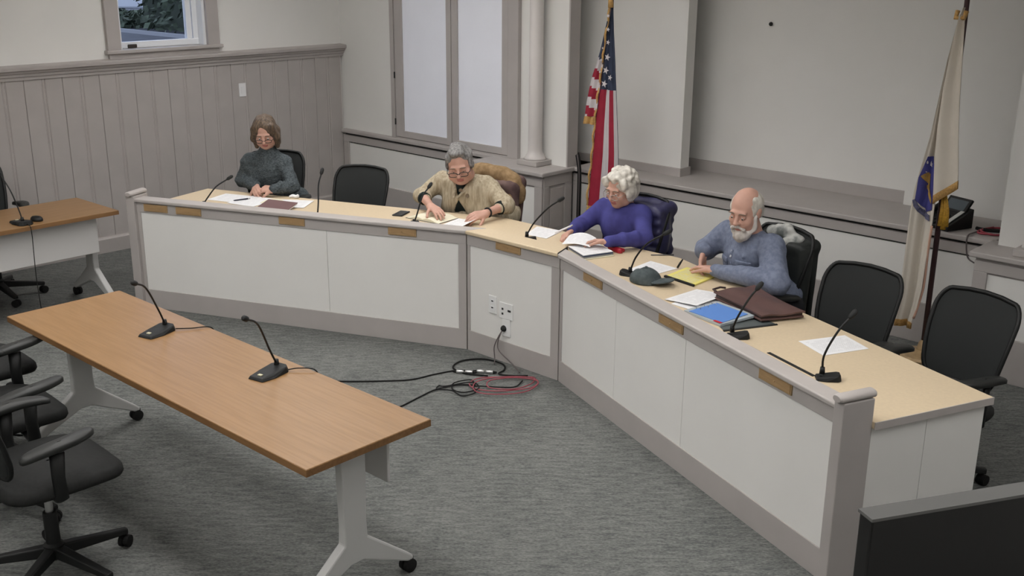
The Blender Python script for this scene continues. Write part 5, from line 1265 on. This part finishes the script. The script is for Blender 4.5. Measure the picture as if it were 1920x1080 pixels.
b = MB(); b.lathe([(.145, 0), (.148, .012), (.14, .028), (.10, .036), (.09, .045), (.04, .055), (.03, .10), (.018, .12)], 28); b.build('base', BRASS, sf, auto=.6)
b = MB()
for k, (dx, dz) in enumerate(((0, 0), (.02, -.02), (.035, .0))): b.tube([(.02+dx*.5, -.05, 1.12), (.03+dx, -.055, 1.0), (.03+dx, -.055, .90+dz)], [.005, .012, .018], 8)
b.build('tassel', mat('tassel_gold', lin(178, 136, 48), .6, noise=.2, nscale=90), sf, smooth=True)

# ================================================================== LEDGE: office phone and cables
tp = empty('office_phone', (-2.69, 7.07, .79), -.35, label='black office phone on the ledge behind the white flag', cat='phone')
def wedge(x0, x1, y0, y1, h0, h1, name, m, bevel=.006, z0=0):
    b = MB(); b.add([(x0, y0, z0), (x1, y0, z0), (x1, y1, z0), (x0, y1, z0), (x0, y0, z0+h0), (x1, y0, z0+h0), (x1, y1, z0+h1), (x0, y1, z0+h1)], [(0, 3, 2, 1), (4, 5, 6, 7), (0, 1, 5, 4), (1, 2, 6, 5), (2, 3, 7, 6), (3, 0, 4, 7)]); return b.build(name, m, tp, bevel=bevel)
wedge(-.12, .13, -.12, .11, .03, .13, 'body', BLACK)
b = MB(); mtp = Matrix.Translation((0, .08, .135)) @ Matrix.Rotation(.9, 4, 'X'); b.box(-.08, .11, -.05, .06, -.01, .01, mtx=mtp); b.build('display_housing', BLACK, tp, bevel=.006)
b = MB(); b.box(-.06, .09, -.035, .04, .0095, .0115, mtx=mtp); b.build('display', mat('lcd_grey', lin(84, 92, 98), .2), tp)
b = MB(); b.tube([(-.095, -.10, .06), (-.095, -.05, .085), (-.095, .05, .125), (-.095, .10, .135)], [.026, .018, .018, .026], 10); b.build('handset', BLACK, tp, smooth=True)
mt2 = Matrix.Rotation(math.atan2(.10, .23), 4, 'X')
b = MB(); b.box(.075, .105, -.10, .09, .080, .0845, mtx=mt2); b.build('label_strip', mat('label_grey', lin(196, 196, 192), .5), tp)
for i in range(4):
    for j in range(3):
        b = MB(); b.box(-.04+j*.032, -.016+j*.032, -.09+i*.032, -.07+i*.032, .078, .086, mtx=mt2); b.build('key', BLACKM, tp)
cable('ledge_cable', 'red cable looped on the ledge beside the office phone', [(-2.36, 7.02, .80), (-2.44, 7.0, .80), (-2.46, 7.10, .80), (-2.40, 7.22, .80), (-2.30, 7.22, .80), (-2.28, 7.10, .80), (-2.36, 7.01, .80), (-2.45, 7.06, .805), (-2.42, 7.20, .805)], .007, mat('red_cord', lin(150, 60, 72), .5))
cable('ledge_cable', 'black cable bundle lying inside the red loop on the ledge', [(-2.50, 7.12, .80), (-2.44, 7.10, .802), (-2.36, 7.14, .80), (-2.28, 7.20, .80), (-2.22, 7.26, .80)], .012, RUBBER)
cable('ledge_cable', 'thin grey cable trailing off the ledge edge', [(-2.44, 7.12, .798), (-2.47, 7.0, .797), (-2.465, 6.89, .796), (-2.462, 6.875, .74), (-2.44, 6.87, .66), (-2.38, 6.86, .63)], .005, GREYC)

# ================================================================== TELEVISION near the camera corner
tv = empty('television', (-.62, 3.27, 0), math.atan2(.87, .49), label='large black flat television on a floor stand, turned to the bench', cat='television')
TVB = mat('tv_black', (.011, .011, .011), .45, .4)
b = MB(); b.box(-.89, .55, -.028, .028, .36, 1.10); b.build('cabinet', TVB, tv, bevel=.006)
b = MB(); b.box(-.892, .552, -.031, .031, 1.095, 1.104); b.build('lit_top_edge', mat('tv_top_lit', (.13, .13, .125), .5), tv)  # black cabinet top painted grey, overhead light put into its colour
b = MB(); b.box(-.875, .535, .028, .030, .38, 1.085); b.build('screen', mat('tv_screen', (.01, .01, .012), .1, .6), tv)
b = MB(); b.box(-.5, .2, -.06, -.026, .45, .8); b.build('rear_housing', TVB, tv, bevel=.02)
for x in (-.35, .05): b = MB(); b.box(x-.03, x+.03, -.09, -.055, .05, .8); b.build('upright', TVB, tv, bevel=.006)
b = MB(); b.box(-.5, .2, -.3, .3, .0, .05); b.build('base', TVB, tv, bevel=.01)

# ================================================================== OUTSIDE the window
S(boxo('ground', mat('asphalt', (.085, .085, .095), .9, noise=.1, nscale=3), -60, -9.6, -20, 60, .5, .6), 'asphalt outside the window')
b = MB(); b.box(-8, 9, -.06, .06, 0, .12); S(b.build('kerb', mat('kerb_concrete', (.28, .28, .29), .9), None, (-26, 13.05, .56), .02))
GRN = mat('hedge_leaf', (.085, .105, .07), .8, noise=.5, nscale=3); GRN2 = mat('hedge_core', (.05, .06, .042), .9)
lv = MB(); rr = random.Random(3)
for k in range(6500):
    x = rr.uniform(-34, -18); y_ = 13.9+rr.uniform(-.3, .8); top_ = 5 if x > -26.3 else .95; zc = .55+rr.random()*(top_-.55); s_ = rr.uniform(.05, .16)
    a = Vector((rr.uniform(-1, 1), rr.uniform(-1, 1), rr.uniform(-1, 1))).normalized(); c_ = a.orthogonal().normalized(); d_ = a.cross(c_); p = Vector((x, y_, zc))
    lv.add([p+c_*s_, p+d_*s_*.6, p-c_*s_, p-d_*s_*.6], [(0, 1, 2, 3)])
for k in range(1500):
    x = rr.uniform(-52, -44); y_ = rr.uniform(18, 34); zc = .55+rr.random()*7; s_ = rr.uniform(.15, .4)
    a = Vector((rr.uniform(-1, 1), rr.uniform(-1, 1), rr.uniform(-1, 1))).normalized(); c_ = a.orthogonal().normalized(); d_ = a.cross(c_); p = Vector((x, y_, zc))
    lv.add([p+c_*s_, p+d_*s_*.6, p-c_*s_, p-d_*s_*.6], [(0, 1, 2, 3)])
lv.build('hedge_foliage', GRN, None, (0, 0, 0), normals=False, kind='stuff')['label'] = 'dark evergreen hedge beyond the window'
hb = MB(); hb.box(-26.3, -16, 14.2, 16.2, .5, 4.9); hb.box(-36, -26.3, 14.2, 15, .5, .85); hb.box(-56, -50, 14, 40, .5, 5); S(hb.build('terrain', GRN2))
car = empty('parked_car', (-31.6, 16.9, .6), .9, label='white parked car seen through the small window', cat='car')
CARW = mat('car_white', (.75, .76, .8), .3, .5)
MY = Matrix(((0, 0, 1, 0), (1, 0, 0, 0), (0, 1, 0, 0), (0, 0, 0, 1)))
b = MB(); b.prism([(-2.2, .3), (-2.25, .7), (-1.5, .86), (-.8, 1.42), (.9, 1.42), (1.6, .92), (2.2, .82), (2.25, .3)], -.85, .85, mtx=MY); b.build('body', CARW, car, bevel=.06)
b = MB(); b.prism([(-1.32, .92), (-.75, 1.35), (.82, 1.35), (1.4, .95)], -.862, .862, mtx=MY); b.build('windows', mat('car_glass', (.02, .02, .03), .1), car)
for y_ in (-1.4, 1.4):
    for x in (-.8, .8): b = MB(); b.lathe([(.2, -.1), (.33, -.1), (.34, 0), (.33, .1), (.2, .1)], 20, mtx=Matrix.Translation((x, y_, .33)) @ Matrix.Rotation(math.pi/2, 4, 'Y')); b.build('wheel', RUBBER, car)
